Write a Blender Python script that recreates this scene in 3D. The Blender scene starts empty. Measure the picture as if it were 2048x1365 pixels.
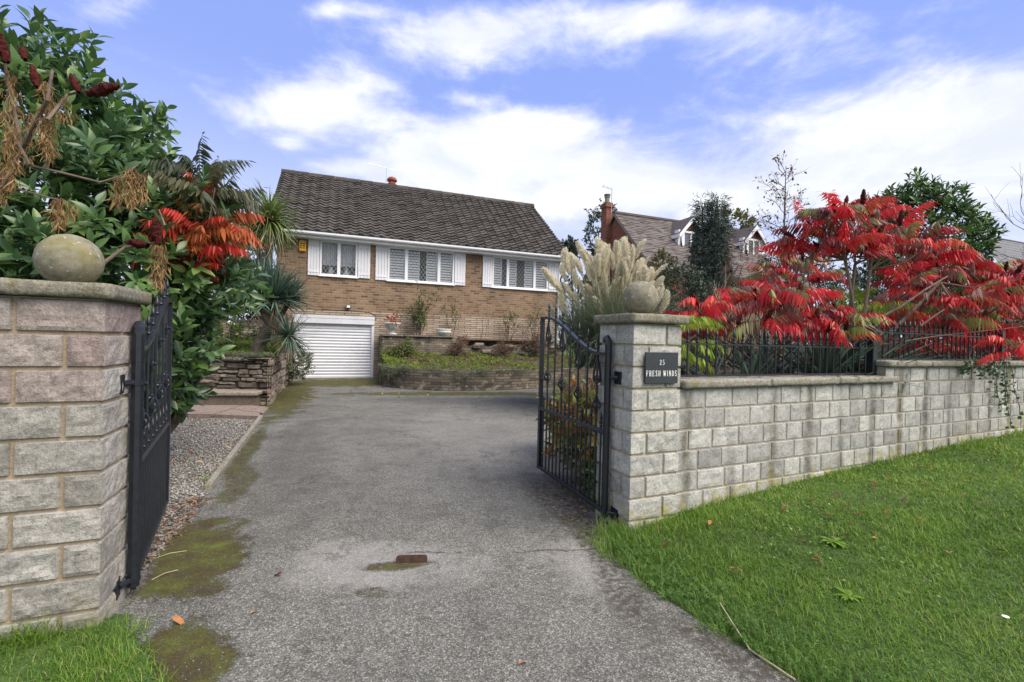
import bpy, math, random
import numpy as np
from mathutils import Matrix, Vector
random.seed(7); rng = np.random.default_rng(11)
C = bpy.context.scene.collection
rad = math.radians

# ---------------------------------------------------------------- camera
F_PX, EYE = 915.0, 1.32
scn = bpy.context.scene
cd = bpy.data.cameras.new('camera'); cam = bpy.data.objects.new('camera', cd); C.objects.link(cam)
cd.sensor_width = 36.0; cd.lens = F_PX / 2048 * 36; cd.clip_start = 0.05; cd.clip_end = 2000
PITCH, ROLL = rad(.293), rad(1.42)
cam.matrix_world = Matrix.Translation((0, 0, EYE)) @ Matrix.Rotation(math.pi/2 - PITCH, 4, 'X') @ Matrix.Rotation(ROLL, 4, 'Z')
scn.camera = cam
scn.view_settings.view_transform = 'Standard'; scn.view_settings.look = 'None'
scn.view_settings.gamma = 1.0; scn.view_settings.exposure = 1.17

# ---------------------------------------------------------------- node helpers
def nn(nt, typ, **kw):
    n = nt.nodes.new(typ)
    for k, v in kw.items(): setattr(n, k, v)
    return n
def lk(nt, a, b): nt.links.new(a, b)
def setin(nt, sock, v):
    if isinstance(v, bpy.types.NodeSocket): nt.links.new(v, sock)
    else: sock.default_value = v
def M(nt, op, a, b=None, c=None, clamp=False):
    n = nn(nt, 'ShaderNodeMath', operation=op, use_clamp=clamp)
    for i, v in enumerate((a, b, c)):
        if v is not None: setin(nt, n.inputs[i], v)
    return n.outputs[0]
def noise(nt, vec, scale, detail=4, rough=.55, dist=0.0):
    n = nn(nt, 'ShaderNodeTexNoise'); n.inputs['Scale'].default_value = scale
    n.inputs['Detail'].default_value = detail; n.inputs['Roughness'].default_value = rough
    n.inputs['Distortion'].default_value = dist
    if vec is not None: lk(nt, vec, n.inputs['Vector'])
    return n.outputs['Fac']
def vor(nt, vec, scale, feature='F1', out='Distance'):
    n = nn(nt, 'ShaderNodeTexVoronoi', feature=feature); n.inputs['Scale'].default_value = scale
    if vec is not None: lk(nt, vec, n.inputs['Vector'])
    return n.outputs[out]
def ramp(nt, fac, stops, interp='LINEAR'):
    n = nn(nt, 'ShaderNodeValToRGB'); cr = n.color_ramp; cr.interpolation = interp
    while len(cr.elements) > 1: cr.elements.remove(cr.elements[-1])
    for i, (p, c) in enumerate(stops):
        e = cr.elements[0] if i == 0 else cr.elements.new(p)
        e.position = p
        e.color = (c, c, c, 1) if isinstance(c, (int, float)) else (*c, 1)
    setin(nt, n.inputs[0], fac); return n.outputs[0]
def step(nt, v, a, b):
    n = nn(nt, 'ShaderNodeMapRange', interpolation_type='SMOOTHSTEP')
    setin(nt, n.inputs[0], v); n.inputs[1].default_value = a; n.inputs[2].default_value = b
    return n.outputs[0]
def mix(nt, f, a, b, blend='MIX'):
    n = nn(nt, 'ShaderNodeMix', data_type='RGBA', blend_type=blend)
    setin(nt, n.inputs[0], f)
    for s, v in ((n.inputs[6], a), (n.inputs[7], b)):
        if isinstance(v, tuple) and len(v) == 3: v = (*v, 1)
        setin(nt, s, v)
    return n.outputs[2]
def vscale(nt, vec, s):
    n = nn(nt, 'ShaderNodeVectorMath', operation='MULTIPLY'); lk(nt, vec, n.inputs[0]); n.inputs[1].default_value = s
    return n.outputs[0]
def bump(nt, h, strength, dist):
    n = nn(nt, 'ShaderNodeBump'); n.inputs['Strength'].default_value = strength; n.inputs['Distance'].default_value = dist
    lk(nt, h, n.inputs['Height']); return n.outputs[0]
MATS = {}
def newmat(name):
    m = bpy.data.materials.new(name); m.use_nodes = True; nt = m.node_tree
    b = nt.nodes['Principled BSDF']; MATS[name] = m
    return m, nt, b
def pos(nt): return nn(nt, 'ShaderNodeNewGeometry').outputs['Position']
def objc(nt): return nn(nt, 'ShaderNodeTexCoord').outputs['Object']
def attr(nt, name='tint'): return nn(nt, 'ShaderNodeAttribute', attribute_name=name).outputs['Fac']

# ---------------------------------------------------------------- world, sun
W = bpy.data.worlds.new('World'); scn.world = W; W.use_nodes = True
nt = W.node_tree; bg = nt.nodes['Background']; bg.inputs['Strength'].default_value = 0.083
SUN_AZ, SUN_EL = rad(118), rad(50)      # azimuth clockwise from +Y
sky = nn(nt, 'ShaderNodeTexSky', sky_type='NISHITA'); sky.sun_disc = False
sky.sun_elevation = SUN_EL; sky.sun_rotation = SUN_AZ; sky.dust_density = .6; sky.ozone_density = 3.0
dirv = nn(nt, 'ShaderNodeTexCoord').outputs['Generated']
sx = nn(nt, 'ShaderNodeSeparateXYZ'); lk(nt, dirv, sx.inputs[0])
yy = M(nt, 'MAXIMUM', sx.outputs[1], .12)
ga = M(nt, 'DIVIDE', sx.outputs[0], yy); gb = M(nt, 'DIVIDE', sx.outputs[2], yy)
blobs = [(0, 650, 205, 130, 55, 1.15), (0, 560, 240, 80, 32, .8), (0, 985, 285, 210, 42, 1.2), (0, 880, 340, 190, 45, .9), (0, 1140, 370, 230, 40, .95), (0, 1050, 250, 110, 22, .8),
         (0, 900, 100, 130, 45, .95), (0, 1000, 55, 220, 40, .7), (0, 1330, 30, 260, 34, .75), (0, 1480, 75, 160, 40, .55), (0, 1880, 270, 230, 75, 1.25), (0, 2020, 170, 220, 60, .9),
         (0, 1640, 360, 180, 40, .85), (0, 1400, 400, 120, 22, .6), (0, 640, 32, 36, 16, .75), (0, 735, 32, 40, 12, .55), (0, 205, 50, 60, 34, .5), (0, 250, 20, 70, 20, .45), (0, 930, 205, 45, 14, .8),
         (0, 690, 345, 60, 14, .7), (0, 1700, 250, 260, 60, .45), (0, 2400, 300, 300, 200, 1.0), (0, -500, 300, 350, 160, .9), (0, 570, 300, 26, 13, .7), (0, 1290, 340, 120, 30, .5), (0, 1560, 330, 480, 95, .42), (0, 1000, 430, 500, 45, .45), (0, 720, 420, 240, 30, .5)]
tot = None
for _, px, py, sxp, syp, amp in blobs:
    a = M(nt, 'DIVIDE', M(nt, 'SUBTRACT', ga, (px-1024)/F_PX), sxp/F_PX)
    b = M(nt, 'DIVIDE', M(nt, 'SUBTRACT', gb, (678-py)/F_PX), syp/F_PX)
    e = M(nt, 'ADD', M(nt, 'MULTIPLY', a, a), M(nt, 'MULTIPLY', b, b))
    g = M(nt, 'MULTIPLY', M(nt, 'EXPONENT', M(nt, 'MULTIPLY', e, -.7)), amp)
    tot = g if tot is None else M(nt, 'ADD', tot, g)
front = step(nt, sx.outputs[1], .05, .3)
n1 = noise(nt, vscale(nt, dirv, (1, 1, 2.2)), 5.2, 9, .6, .35)
n2 = noise(nt, vscale(nt, dirv, (1, 1, 1.6)), 1.6, 3, .5)
n3 = noise(nt, vscale(nt, dirv, (1, 1, 2.0)), 17, 6, .6, .2)
back = M(nt, 'MULTIPLY', M(nt, 'SUBTRACT', 1.0, front), M(nt, 'MULTIPLY', n2, 2.0))
dens = M(nt, 'ADD', M(nt, 'MULTIPLY', tot, front), back)
dens = M(nt, 'ADD', dens, M(nt, 'MULTIPLY', M(nt, 'SUBTRACT', n1, .5), 2.0))
dens = M(nt, 'ADD', dens, M(nt, 'MULTIPLY', M(nt, 'SUBTRACT', n3, .5), .95))
cl = step(nt, dens, .12, 1.3)
low = step(nt, sx.outputs[2], .5, .02)       # milky air towards the horizon
base = mix(nt, .85, sky.outputs[0], (1.8, 2.5, 5.6))
base = mix(nt, M(nt, 'MULTIPLY', low, .95), base, (4.5, 4.85, 5.9))
shade = mix(nt, step(nt, n1, .35, .7), (4.7, 4.95, 5.6), (6.0, 6.05, 6.15))
lk(nt, mix(nt, M(nt, 'MULTIPLY', cl, .93), base, shade), bg.inputs['Color'])
sl = bpy.data.lights.new('sun', 'SUN'); sl.energy = 2.65; sl.angle = rad(50); sl.color = (1, .9, .77)
so = bpy.data.objects.new('sun', sl); C.objects.link(so)
sd = Vector((math.sin(SUN_AZ)*math.cos(SUN_EL), math.cos(SUN_AZ)*math.cos(SUN_EL), math.sin(SUN_EL)))
so.rotation_euler = sd.to_track_quat('Z', 'Y').to_euler()

# ---------------------------------------------------------------- picture -> place helpers (survey of the photograph)
def _R(p, r):
    cp, sp, cr, sr = math.cos(p), math.sin(p), math.cos(r), math.sin(r)
    return np.array([[cr, -sr, 0], [sr, cr, 0], [0, 0, 1]]) @ np.array([[1, 0, 0], [0, cp, -sp], [0, sp, cp]])
MC = _R(PITCH, ROLL)
def ray(px, py):
    d = MC.T @ np.array([(px-1024)/F_PX, (py-682.5)/F_PX, 1.]); d = d/d[2]
    return np.array([d[0], 1, -d[1]])
def at(px, py, Y): return np.array([0, 0, EYE]) + ray(px, py)*Y
def gp(px, py, z=0.0):
    d = ray(px, py); return at(px, py, (z-EYE)/d[2])
AH = rad(21); HP = np.array([-5.385, 13.88, 0])
HU = np.array([math.cos(AH), math.sin(AH), 0]); HV = np.array([-math.sin(AH), math.cos(AH), 0])
def H(u, d, z): return HP + HU*u + HV*d + np.array([0, 0, z])
def hl(px, py, u):
    d = ray(px, py); p = at(px, py, ((u-(np.array([0, 0, EYE])-HP) @ HU))/(d @ HU)); return (p-HP) @ HV, p[2]
def hd(px, py, dd):
    d = ray(px, py); p = at(px, py, ((dd-(np.array([0, 0, EYE])-HP) @ HV))/(d @ HV)); return (p-HP) @ HU, p[2]

# ---------------------------------------------------------------- mesh helpers
LOCAL = set()
def link(name, me, mat, parent=None):
    o = bpy.data.objects.new(name, me); C.objects.link(o)
    if mat is not None and not me.materials: me.materials.append(MATS[mat] if isinstance(mat, str) else mat)
    if parent is not None:
        o.parent = parent
        if parent.type == 'EMPTY': o.location = -parent.location if parent.name not in LOCAL else (0, 0, 0)
    return o
def npmesh(name, V, F, mat, parent=None, tint=None, smooth=False):
    """V (n,3); F (m,k) array or list of arrays with different k"""
    V = np.asarray(V, np.float32); Fs = F if isinstance(F, list) else [F]
    Fs = [np.asarray(f, np.int32) for f in Fs if len(f)]
    me = bpy.data.meshes.new(name)
    loops = np.concatenate([f.ravel() for f in Fs]); tot = np.concatenate([np.full(len(f), f.shape[1], np.int32) for f in Fs])
    st = np.concatenate([[0], np.cumsum(tot)[:-1]]).astype(np.int32)
    me.vertices.add(len(V)); me.vertices.foreach_set('co', V.ravel())
    me.loops.add(len(loops)); me.loops.foreach_set('vertex_index', loops)
    me.polygons.add(len(tot)); me.polygons.foreach_set('loop_start', st); me.polygons.foreach_set('loop_total', tot)
    if smooth: me.polygons.foreach_set('use_smooth', np.ones(len(tot), bool))
    if tint is not None:
        a = me.attributes.new('tint', 'FLOAT', 'POINT'); a.data.foreach_set('value', np.asarray(tint, np.float32))
    me.update(calc_edges=True); me.validate()
    return link(name, me, mat, parent)
class MB:
    def __init__(s): s.v, s.f, s.t = [], [], []
    def add(s, V, F, t=0.0):
        o = len(s.v); s.v.extend([tuple(map(float, p)) for p in V]); s.f.extend([tuple(i+o for i in f) for f in F])
        s.t.extend(list(t) if hasattr(t, '__len__') else [t]*len(V)); return s
    def box(s, lo, hi, T=None, t=0.0, bev=0.0):
        (a, b, c), (d, e, f) = lo, hi
        if bev <= 0:
            V = [(x, y, z) for z in (c, f) for y in (b, e) for x in (a, d)]
            F = [(0, 2, 3, 1), (4, 5, 7, 6), (0, 1, 5, 4), (2, 6, 7, 3), (0, 4, 6, 2), (1, 3, 7, 5)]
        else:
            k = min(bev, (d-a)*.49, (e-b)*.49, (f-c)*.49)
            ring = lambda i, z: [(a+i+kk, b+i, z) if 0 else p for p in
                    [(a+i+k, b+i, z), (d-i-k, b+i, z), (d-i, b+i+k, z), (d-i, e-i-k, z), (d-i-k, e-i, z), (a+i+k, e-i, z), (a+i, e-i-k, z), (a+i, b+i+k, z)] for kk in [0]]
            V = ring(k*.7, c) + ring(0, c+k) + ring(0, f-k) + ring(k*.7, f)
            F = [tuple(range(7, -1, -1)), tuple(range(24, 32))]
            for r in range(3):
                for i in range(8): F.append((r*8+i, r*8+(i+1) % 8, r*8+8+(i+1) % 8, r*8+8+i))
        if T is not None: V = [T(*p) for p in V]
        return s.add(V, F, t)
    def tube(s, pts, r, n=6, t=0.0, cap=True, flat=None):
        pts = [np.array(p, float) for p in pts]; R = r if hasattr(r, '__len__') else [r]*len(pts)
        V, F = [], []; up = np.array([0.13, 0.21, 1.0])
        for i, p in enumerate(pts):
            d = pts[min(i+1, len(pts)-1)]-pts[max(i-1, 0)]; d = d/(np.linalg.norm(d)+1e-9)
            x = np.cross(d, up)
            if np.linalg.norm(x) < .2: x = np.cross(d, np.array([1., 0.1, 0]))
            x /= np.linalg.norm(x); y = np.cross(x, d); up = y if np.linalg.norm(y) > .1 else up
            for k in range(n):
                a = 2*math.pi*(k+.5)/n
                V.append(p + x*math.cos(a)*R[i] + y*math.sin(a)*R[i])
        for i in range(len(pts)-1):
            for k in range(n): F.append((i*n+k, i*n+(k+1) % n, i*n+n+(k+1) % n, i*n+n+k))
        if cap: F.append(tuple(range(n-1, -1, -1))); F.append(tuple(range((len(pts)-1)*n, len(pts)*n)))
        return s.add(V, F, t)
    def lathe(s, c, prof, n=12, t=0.0):
        V, F = [], []
        for (r, z) in prof:
            for k in range(n): V.append((c[0]+r*math.cos(2*math.pi*k/n), c[1]+r*math.sin(2*math.pi*k/n), c[2]+z))
        for i in range(len(prof)-1):
            for k in range(n): F.append((i*n+k, i*n+(k+1) % n, i*n+n+(k+1) % n, i*n+n+k))
        F.append(tuple(range(n-1, -1, -1))); F.append(tuple(range((len(prof)-1)*n, len(prof)*n)))
        return s.add(V, F, t)
    def prism(s, poly, z0, z1, T=None, t=0.0):
        n = len(poly); V = [(x, y, z0) for x, y in poly]+[(x, y, z1) for x, y in poly]
        F = [tuple(range(n-1, -1, -1)), tuple(range(n, 2*n))]+[(i, (i+1) % n, n+(i+1) % n, n+i) for i in range(n)]
        if T is not None: V = [T(*p) for p in V]
        return s.add(V, F, t)
    def build(s, name, mat, parent=None, smooth=False):
        me = bpy.data.meshes.new(name); me.from_pydata(s.v, [], s.f)
        a = me.attributes.new('tint', 'FLOAT', 'POINT'); a.data.foreach_set('value', np.array(s.t, np.float32))
        if smooth: me.polygons.foreach_set('use_smooth', np.ones(len(me.polygons), bool))
        me.update(); return link(name, me, mat, parent)
def thing(name, label, cat, loc=(0, 0, 0), group=None, rz=None):
    o = bpy.data.objects.new(name, None); C.objects.link(o); o.empty_display_size = .1
    o.location = [float(v) for v in loc]; o['label'] = label; o['category'] = cat
    if group: o['group'] = group
    if rz is not None: o.rotation_euler.z = rz; LOCAL.add(o.name)
    return o
def tag(o, label, cat, group=None, kind=None):
    o['label'] = label; o['category'] = cat
    if group: o['group'] = group
    if kind: o['kind'] = kind
    return o
def struct(o): o['kind'] = 'structure'; return o
def copy_tree(o, parent=None):
    c = o.copy(); C.objects.link(c)
    if parent is not None: c.parent = parent
    for ch in list(o.children): copy_tree(ch, c)
    return c
def HT(u, d, z): return H(u, d, z)
def nrm(v): return v/(np.linalg.norm(v, axis=-1, keepdims=True)+1e-9)
def frames(d, up):
    """rotation matrices whose y axis is d and whose z axis is near up"""
    d = nrm(d); x = nrm(np.cross(d, up)); z = np.cross(x, d)
    return np.stack([x, d, z], -1)
def inst(tv, tf, P, R, S):
    S = np.asarray(S, float); S = S[:, None] if S.ndim == 1 else S
    V = np.einsum('nij,nvj->nvi', R, tv[None]*S[:, None, :]) + P[:, None, :]
    Fq = tf[None] + (np.arange(len(P))*len(tv))[:, None, None]
    return V.reshape(-1, 3), Fq.reshape(-1, tf.shape[1])
def cat(parts):
    """join (V,F,t) triples"""
    Vs, Fs, ts, o = [], [], [], 0
    for V, Fq, t in parts:
        Vs.append(V); Fs.append(Fq+o); ts.append(np.full(len(V), t) if np.isscalar(t) else t); o += len(V)
    return np.concatenate(Vs), np.concatenate(Fs), np.concatenate(ts)
def leaf_tpl(w=.35, n=5, fold=.12, droop=.25, pw=.8, wave=0.0):
    s = np.linspace(0, 1, n+1); wd = w*.5*np.sin(np.pi*np.clip(s, 0, 1)**pw); wd[0] = .012; wd[-1] = .002
    V = []
    for i, q in enumerate(s):
        z = -droop*q*q
        V += [(-wd[i], q, z+fold*wd[i]*2+wave*math.sin(q*9)), (0, q, z), (wd[i], q, z+fold*wd[i]*2-wave*math.sin(q*9))]
    Fq = []
    for i in range(n):
        Fq += [(3*i, 3*i+1, 3*i+4, 3*i+3), (3*i+1, 3*i+2, 3*i+5, 3*i+4)]
    return np.array(V, float), np.array(Fq)
def strip_tpl(w=.02, n=4, droop=.3, tip=.15, pw=2.0):
    s = np.linspace(0, 1, n+1); V = []; Fq = []
    for i, q in enumerate(s):
        ww = w*.5*(1-(1-tip)*q**1.5); V += [(-ww, q-droop*.25*q**3, -droop*q**pw), (ww, q-droop*.25*q**3, -droop*q**pw)]
    for i in range(n): Fq.append((2*i, 2*i+1, 2*i+3, 2*i+2))
    return np.array(V), np.array(Fq)
def rsphere(n): return nrm(rng.normal(size=(n, 3)))
UP = np.array([0, 0, 1.0])
def perp_az(d, az):
    d = nrm(d); a = nrm(np.cross(d, np.where(np.abs(d[..., 2:3]) > .9, np.array([1., 0, 0]), UP))); b = np.cross(d, a)
    return a*np.cos(az)[..., None]+b*np.sin(az)[..., None]
# ---------------------------------------------------------------- materials
def plain(name, col, rough=.6, spec=.4, metal=0.0, var=0.0, scale=8, bmp=0.0, bd=.01):
    m, nt, b = newmat(name)
    p = pos(nt)
    if var:
        f = noise(nt, p, scale, 6, .6)
        c = ramp(nt, f, [(.3, tuple(x*(1-var) for x in col)), (.7, tuple(min(1, x*(1+var)) for x in col))]); lk(nt, c, b.inputs['Base Color'])
    else: b.inputs['Base Color'].default_value = (*col, 1)
    b.inputs['Roughness'].default_value = rough; b.inputs['Specular IOR Level'].default_value = spec; b.inputs['Metallic'].default_value = metal
    if bmp: lk(nt, bump(nt, noise(nt, p, scale*4, 5), bmp, bd), b.inputs['Normal'])
    return m
def leafy(name, stops, rough=.5, trans=.25, spec=.35, var=.25, scale=30):
    m, nt, b = newmat(name)
    c = ramp(nt, attr(nt), stops)
    c = mix(nt, var, c, ramp(nt, noise(nt, pos(nt), scale, 3), [(.3, .45), (.7, 1.0)]), 'MULTIPLY')
    lk(nt, c, b.inputs['Base Color']); b.inputs['Roughness'].default_value = rough; b.inputs['Specular IOR Level'].default_value = spec
    if trans:
        t = nn(nt, 'ShaderNodeBsdfTranslucent'); lk(nt, c, t.inputs[0])
        mx = nn(nt, 'ShaderNodeMixShader'); mx.inputs[0].default_value = trans
        lk(nt, b.outputs[0], mx.inputs[1]); lk(nt, t.outputs[0], mx.inputs[2]); lk(nt, mx.outputs[0], nt.nodes['Material Output'].inputs[0])
    return m
plain('iron', (.011, .014, .02), .36, .5, 0, .3, 30, .25, .004)
plain('upvc', (.78, .79, .82), .35, .5)
plain('white_paint', (.7, .715, .76), .45, .4, 0, .07, 4)
plain('garage_white', (.6, .62, .67), .4, .4, 0, .07, 2.2)
plain('bark', (.105, .085, .068), .85, .2, 0, .35, 14, .6, .02)
plain('grey_bark', (.15, .115, .09), .85, .2, 0, .3, 14, .4, .02)
plain('pale_twig', (.42, .35, .25), .8, .2, 0, .25, 10)
plain('dark_twig', (.09, .075, .065), .85, .2, 0, .25, 10)
plain('soil', (.075, .055, .038), .95, .1, 0, .4, 6, .8, .03)
plain('terracotta', (.24, .075, .05), .8, .3, 0, .2, 6)
plain('alarm_yellow', (.72, .36, .03), .4, .4)
plain('black_plastic', (.015, .015, .016), .5, .4)
plain('lamp_glass', (.75, .78, .8), .2, .5)
plain('rust', (.05, .028, .02), .8, .3, 0, .4, 40)
plain('aluminium', (.45, .46, .48), .4, .5, .6)
plain('slate', (.028, .035, .042), .5, .4, 0, .15, 20)
plain('letter_white', (.86, .86, .84), .5, .3)
plain('urn_stone', (.55, .57, .55), .75, .3, 0, .2, 9)
plain('interior', (.06, .065, .075), .9, .2)
plain('curtain', (.62, .63, .66), .8, .2, 0, .08, 6)
plain('slat_white', (.85, .86, .88), .5, .3)
plain('tan_dead', (.4, .27, .13), .9, .1, 0, .4, 22)
plain('lead_grey', (.3, .31, .33), .6, .3)

def stone_blocks(name, stops, mort, algae=True, streaks=None, dirt=1.0, pink=0.0):
    """tint<0 = mortar; tint 0..1 = one block's own shade"""
    m, nt, b = newmat(name); p = pos(nt); t = attr(nt)
    c = ramp(nt, t, stops)
    f1 = noise(nt, p, 55, 6, .7); f2 = noise(nt, p, 9, 5, .6); f3 = noise(nt, p, 160, 3, .6)
    c = mix(nt, .75, c, ramp(nt, f1, [(.3, .42), (.5, .95), (.72, 1.25)]), 'MULTIPLY')
    c = mix(nt, .55, c, ramp(nt, f2, [(.32, .55), (.55, 1.0), (.7, 1.1)]), 'MULTIPLY')
    c = mix(nt, .35, c, ramp(nt, f3, [(.35, .5), (.6, 1.15)]), 'MULTIPLY')
    if streaks:
        sp = nn(nt, 'ShaderNodeSeparateXYZ'); lk(nt, p, sp.inputs[0])
        al = M(nt, 'ADD', M(nt, 'MULTIPLY', sp.outputs[0], streaks[0]), M(nt, 'MULTIPLY', sp.outputs[1], streaks[1]))
        cv = nn(nt, 'ShaderNodeCombineXYZ'); lk(nt, al, cv.inputs[0]); lk(nt, M(nt, 'MULTIPLY', sp.outputs[2], .12), cv.inputs[2])
        al2 = M(nt, 'ADD', al, M(nt, 'MULTIPLY', M(nt, 'SUBTRACT', noise(nt, p, 5, 4), .5), .07))
        ph = M(nt, 'ABSOLUTE', M(nt, 'SUBTRACT', M(nt, 'FRACT', M(nt, 'DIVIDE', al2, .46)), .5))
        st = M(nt, 'MULTIPLY', step(nt, ph, .17, .03), step(nt, noise(nt, cv.outputs[0], 2.3, 2), .3, .5))
        st = M(nt, 'MULTIPLY', st, ramp(nt, noise(nt, p, 10, 4), [(.28, .35), (.6, 1.0)]))
        c = mix(nt, M(nt, 'MULTIPLY', st, .85), c, ramp(nt, noise(nt, cv.outputs[0], 1.1, 1), [(.5, (.07, .068, .058)), (.58, (.12, .1, .035))]))
    if algae:
        sp = nn(nt, 'ShaderNodeSeparateXYZ'); lk(nt, p, sp.inputs[0])
        wall_slope = M(nt, 'ADD', sp.outputs[2], M(nt, 'MULTIPLY', sp.outputs[0], -.055))
        am = M(nt, 'MULTIPLY', step(nt, M(nt, 'ADD', wall_slope, M(nt, 'MULTIPLY', noise(nt, p, 7, 4), .35)), .43, .2), step(nt, noise(nt, p, 11, 4), .42, .62))
        c = mix(nt, M(nt, 'MULTIPLY', am, .7), c, (.3, .27, .05))
    mo = mix(nt, .5, mort, ramp(nt, noise(nt, p, 60, 4), [(.3, .6), (.7, 1.1)]), 'MULTIPLY')
    c = mix(nt, step(nt, t, -.3, -.6), c, mo)
    lk(nt, c, b.inputs['Base Color']); b.inputs['Roughness'].default_value = .92; b.inputs['Specular IOR Level'].default_value = .2
    lk(nt, bump(nt, M(nt, 'ADD', f1, M(nt, 'MULTIPLY', f3, .5)), .7, .008), b.inputs['Normal'])
    return m
stone_blocks('pillar_blocks', [(0, (.25, .24, .215)), (.35, (.32, .31, .285)), (.7, (.38, .372, .345)), (.84, (.34, .295, .275)), (1, (.27, .215, .205))], (.38, .305, .215))
stone_blocks('wall_blocks', [(0, (.3, .3, .29)), (.25, (.385, .386, .37)), (.7, (.46, .46, .44)), (1, (.51, .508, .48))], (.36, .335, .285), streaks=(math.cos(rad(24.5)), math.sin(rad(24.5))))
stone_blocks('dry_stone', [(0, (.1, .082, .07)), (.4, (.17, .14, .115)), (.8, (.25, .21, .17)), (1, (.29, .265, .225))], (.045, .04, .033), algae=False)
stone_blocks('planter_stone', [(0, (.16, .14, .12)), (.5, (.25, .22, .185)), (1, (.36, .31, .25))], (.13, .115, .1), algae=False)

def coping(name, col):
    m, nt, b = newmat(name); p = pos(nt)
    f1 = noise(nt, p, 45, 7, .75); f2 = noise(nt, p, 12, 5, .6); f3 = vor(nt, p, 130)
    c = ramp(nt, f1, [(.3, tuple(x*.32 for x in col)), (.5, col), (.72, tuple(x*1.7 for x in col))])
    c = mix(nt, step(nt, f2, .5, .7), c, tuple(x*y for x, y in zip(col, (.75, .74, .5))))
    c = mix(nt, step(nt, f3, .22, .1), c, tuple(min(1, x*2.0) for x in col))
    lk(nt, c, b.inputs['Base Color']); b.inputs['Roughness'].default_value = .95; b.inputs['Specular IOR Level'].default_value = .15
    lk(nt, bump(nt, f1, .8, .01), b.inputs['Normal']); return m
coping('cap_concrete', (.2, .19, .155)); coping('coping_concrete', (.24, .23, .2)); coping('old_stone', (.16, .155, .14)); coping('york_stone', (.23, .2, .17))
m, nt, b = newmat('ball_concrete'); p = pos(nt)
f1 = noise(nt, p, 26, 7, .7); f2 = noise(nt, p, 5, 4)
c = ramp(nt, f1, [(.3, (.11, .105, .075)), (.5, (.2, .19, .145)), (.72, (.28, .265, .215))])
sp = nn(nt, 'ShaderNodeSeparateXYZ'); lk(nt, p, sp.inputs[0])
c = mix(nt, M(nt, 'MULTIPLY', step(nt, f2, .46, .68), .6), c, (.19, .17, .06))
c = mix(nt, M(nt, 'MULTIPLY', step(nt, noise(nt, p, 42, 2, .5), .66, .72), .7), c, (.48, .48, .46))
lk(nt, c, b.inputs['Base Color']); b.inputs['Roughness'].default_value = .95; b.inputs['Specular IOR Level'].default_value = .15
lk(nt, bump(nt, noise(nt, p, 150, 4, .7), .5, .004), b.inputs['Normal'])

def bricks(name, c1, c2, c3, mort, bw, bh, ms=.012, ang=AH, dark=.3):
    m, nt, b = newmat(name); p = pos(nt)
    sp = nn(nt, 'ShaderNodeSeparateXYZ'); lk(nt, p, sp.inputs[0])
    # run along whichever wall direction the face has: front walls use u, gable walls use d
    u = M(nt, 'ADD', M(nt, 'MULTIPLY', sp.outputs[0], math.cos(ang)), M(nt, 'MULTIPLY', sp.outputs[1], math.sin(ang)))
    d = M(nt, 'ADD', M(nt, 'MULTIPLY', sp.outputs[0], -math.sin(ang)), M(nt, 'MULTIPLY', sp.outputs[1], math.cos(ang)))
    g = nn(nt, 'ShaderNodeNewGeometry'); dp = nn(nt, 'ShaderNodeVectorMath', operation='DOT_PRODUCT'); lk(nt, g.outputs['Normal'], dp.inputs[0]); dp.inputs[1].default_value = (math.cos(ang), math.sin(ang), 0)
    sel = M(nt, 'GREATER_THAN', M(nt, 'ABSOLUTE', dp.outputs['Value']), .7)
    al = M(nt, 'ADD', M(nt, 'MULTIPLY', u, M(nt, 'SUBTRACT', 1.0, sel)), M(nt, 'MULTIPLY', d, sel))
    cv = nn(nt, 'ShaderNodeCombineXYZ'); lk(nt, al, cv.inputs[0]); lk(nt, sp.outputs[2], cv.inputs[1])
    bt = nn(nt, 'ShaderNodeTexBrick'); lk(nt, cv.outputs[0], bt.inputs['Vector'])
    bt.inputs['Scale'].default_value = 1; bt.inputs['Brick Width'].default_value = bw; bt.inputs['Row Height'].default_value = bh
    bt.inputs['Mortar Size'].default_value = ms; bt.inputs['Mortar Smooth'].default_value = .3; bt.inputs['Bias'].default_value = 0
    bt.inputs['Color1'].default_value = (0, 0, 0, 1); bt.inputs['Color2'].default_value = (1, 1, 1, 1); bt.inputs['Mortar'].default_value = (.5, .5, .5, 1)
    c = ramp(nt, bt.outputs['Color'], [(0, c1), (.35, c2), (.7, c3), (1, tuple(x*1.15 for x in c2))])
    c = mix(nt, bt.outputs['Fac'], c, mort)
    c = mix(nt, .6, c, ramp(nt, noise(nt, p, 1.6, 5, .65), [(.3, .6), (.6, 1.1)]), 'MULTIPLY')
    c = mix(nt, .5, c, ramp(nt, noise(nt, p, 30, 4, .6), [(.3, .6), (.65, 1.15)]), 'MULTIPLY')
    if dark == 1: c = mix(nt, step(nt, noise(nt, p, 2.4, 6, .65), .47, .6), c, mix(nt, noise(nt, p, 25, 5), (.035, .033, .028), (.1, .095, .08))); c = mix(nt, M(nt, 'MULTIPLY', step(nt, noise(nt, vscale(nt, p, (1, 1, 1.4)), 3.7, 4), .58, .66), .7), c, (.34, .3, .23))
    lk(nt, c, b.inputs['Base Color']); b.inputs['Roughness'].default_value = .92; b.inputs['Specular IOR Level'].default_value = .2
    lk(nt, bump(nt, M(nt, 'SUBTRACT', 1.0, bt.outputs['Fac']), .6, .01), b.inputs['Normal']); return m
bricks('house_brick', (.13, .075, .048), (.225, .142, .088), (.285, .195, .125), (.27, .22, .17), .225, .075)
bricks('house_stone', (.29, .225, .175), (.4, .33, .265), (.46, .39, .32), (.13, .095, .07), .42, .068, .011)
bricks('red_brick', (.15, .05, .034), (.21, .072, .05), (.25, .09, .06), (.2, .13, .1), .225, .075, .01)
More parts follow.
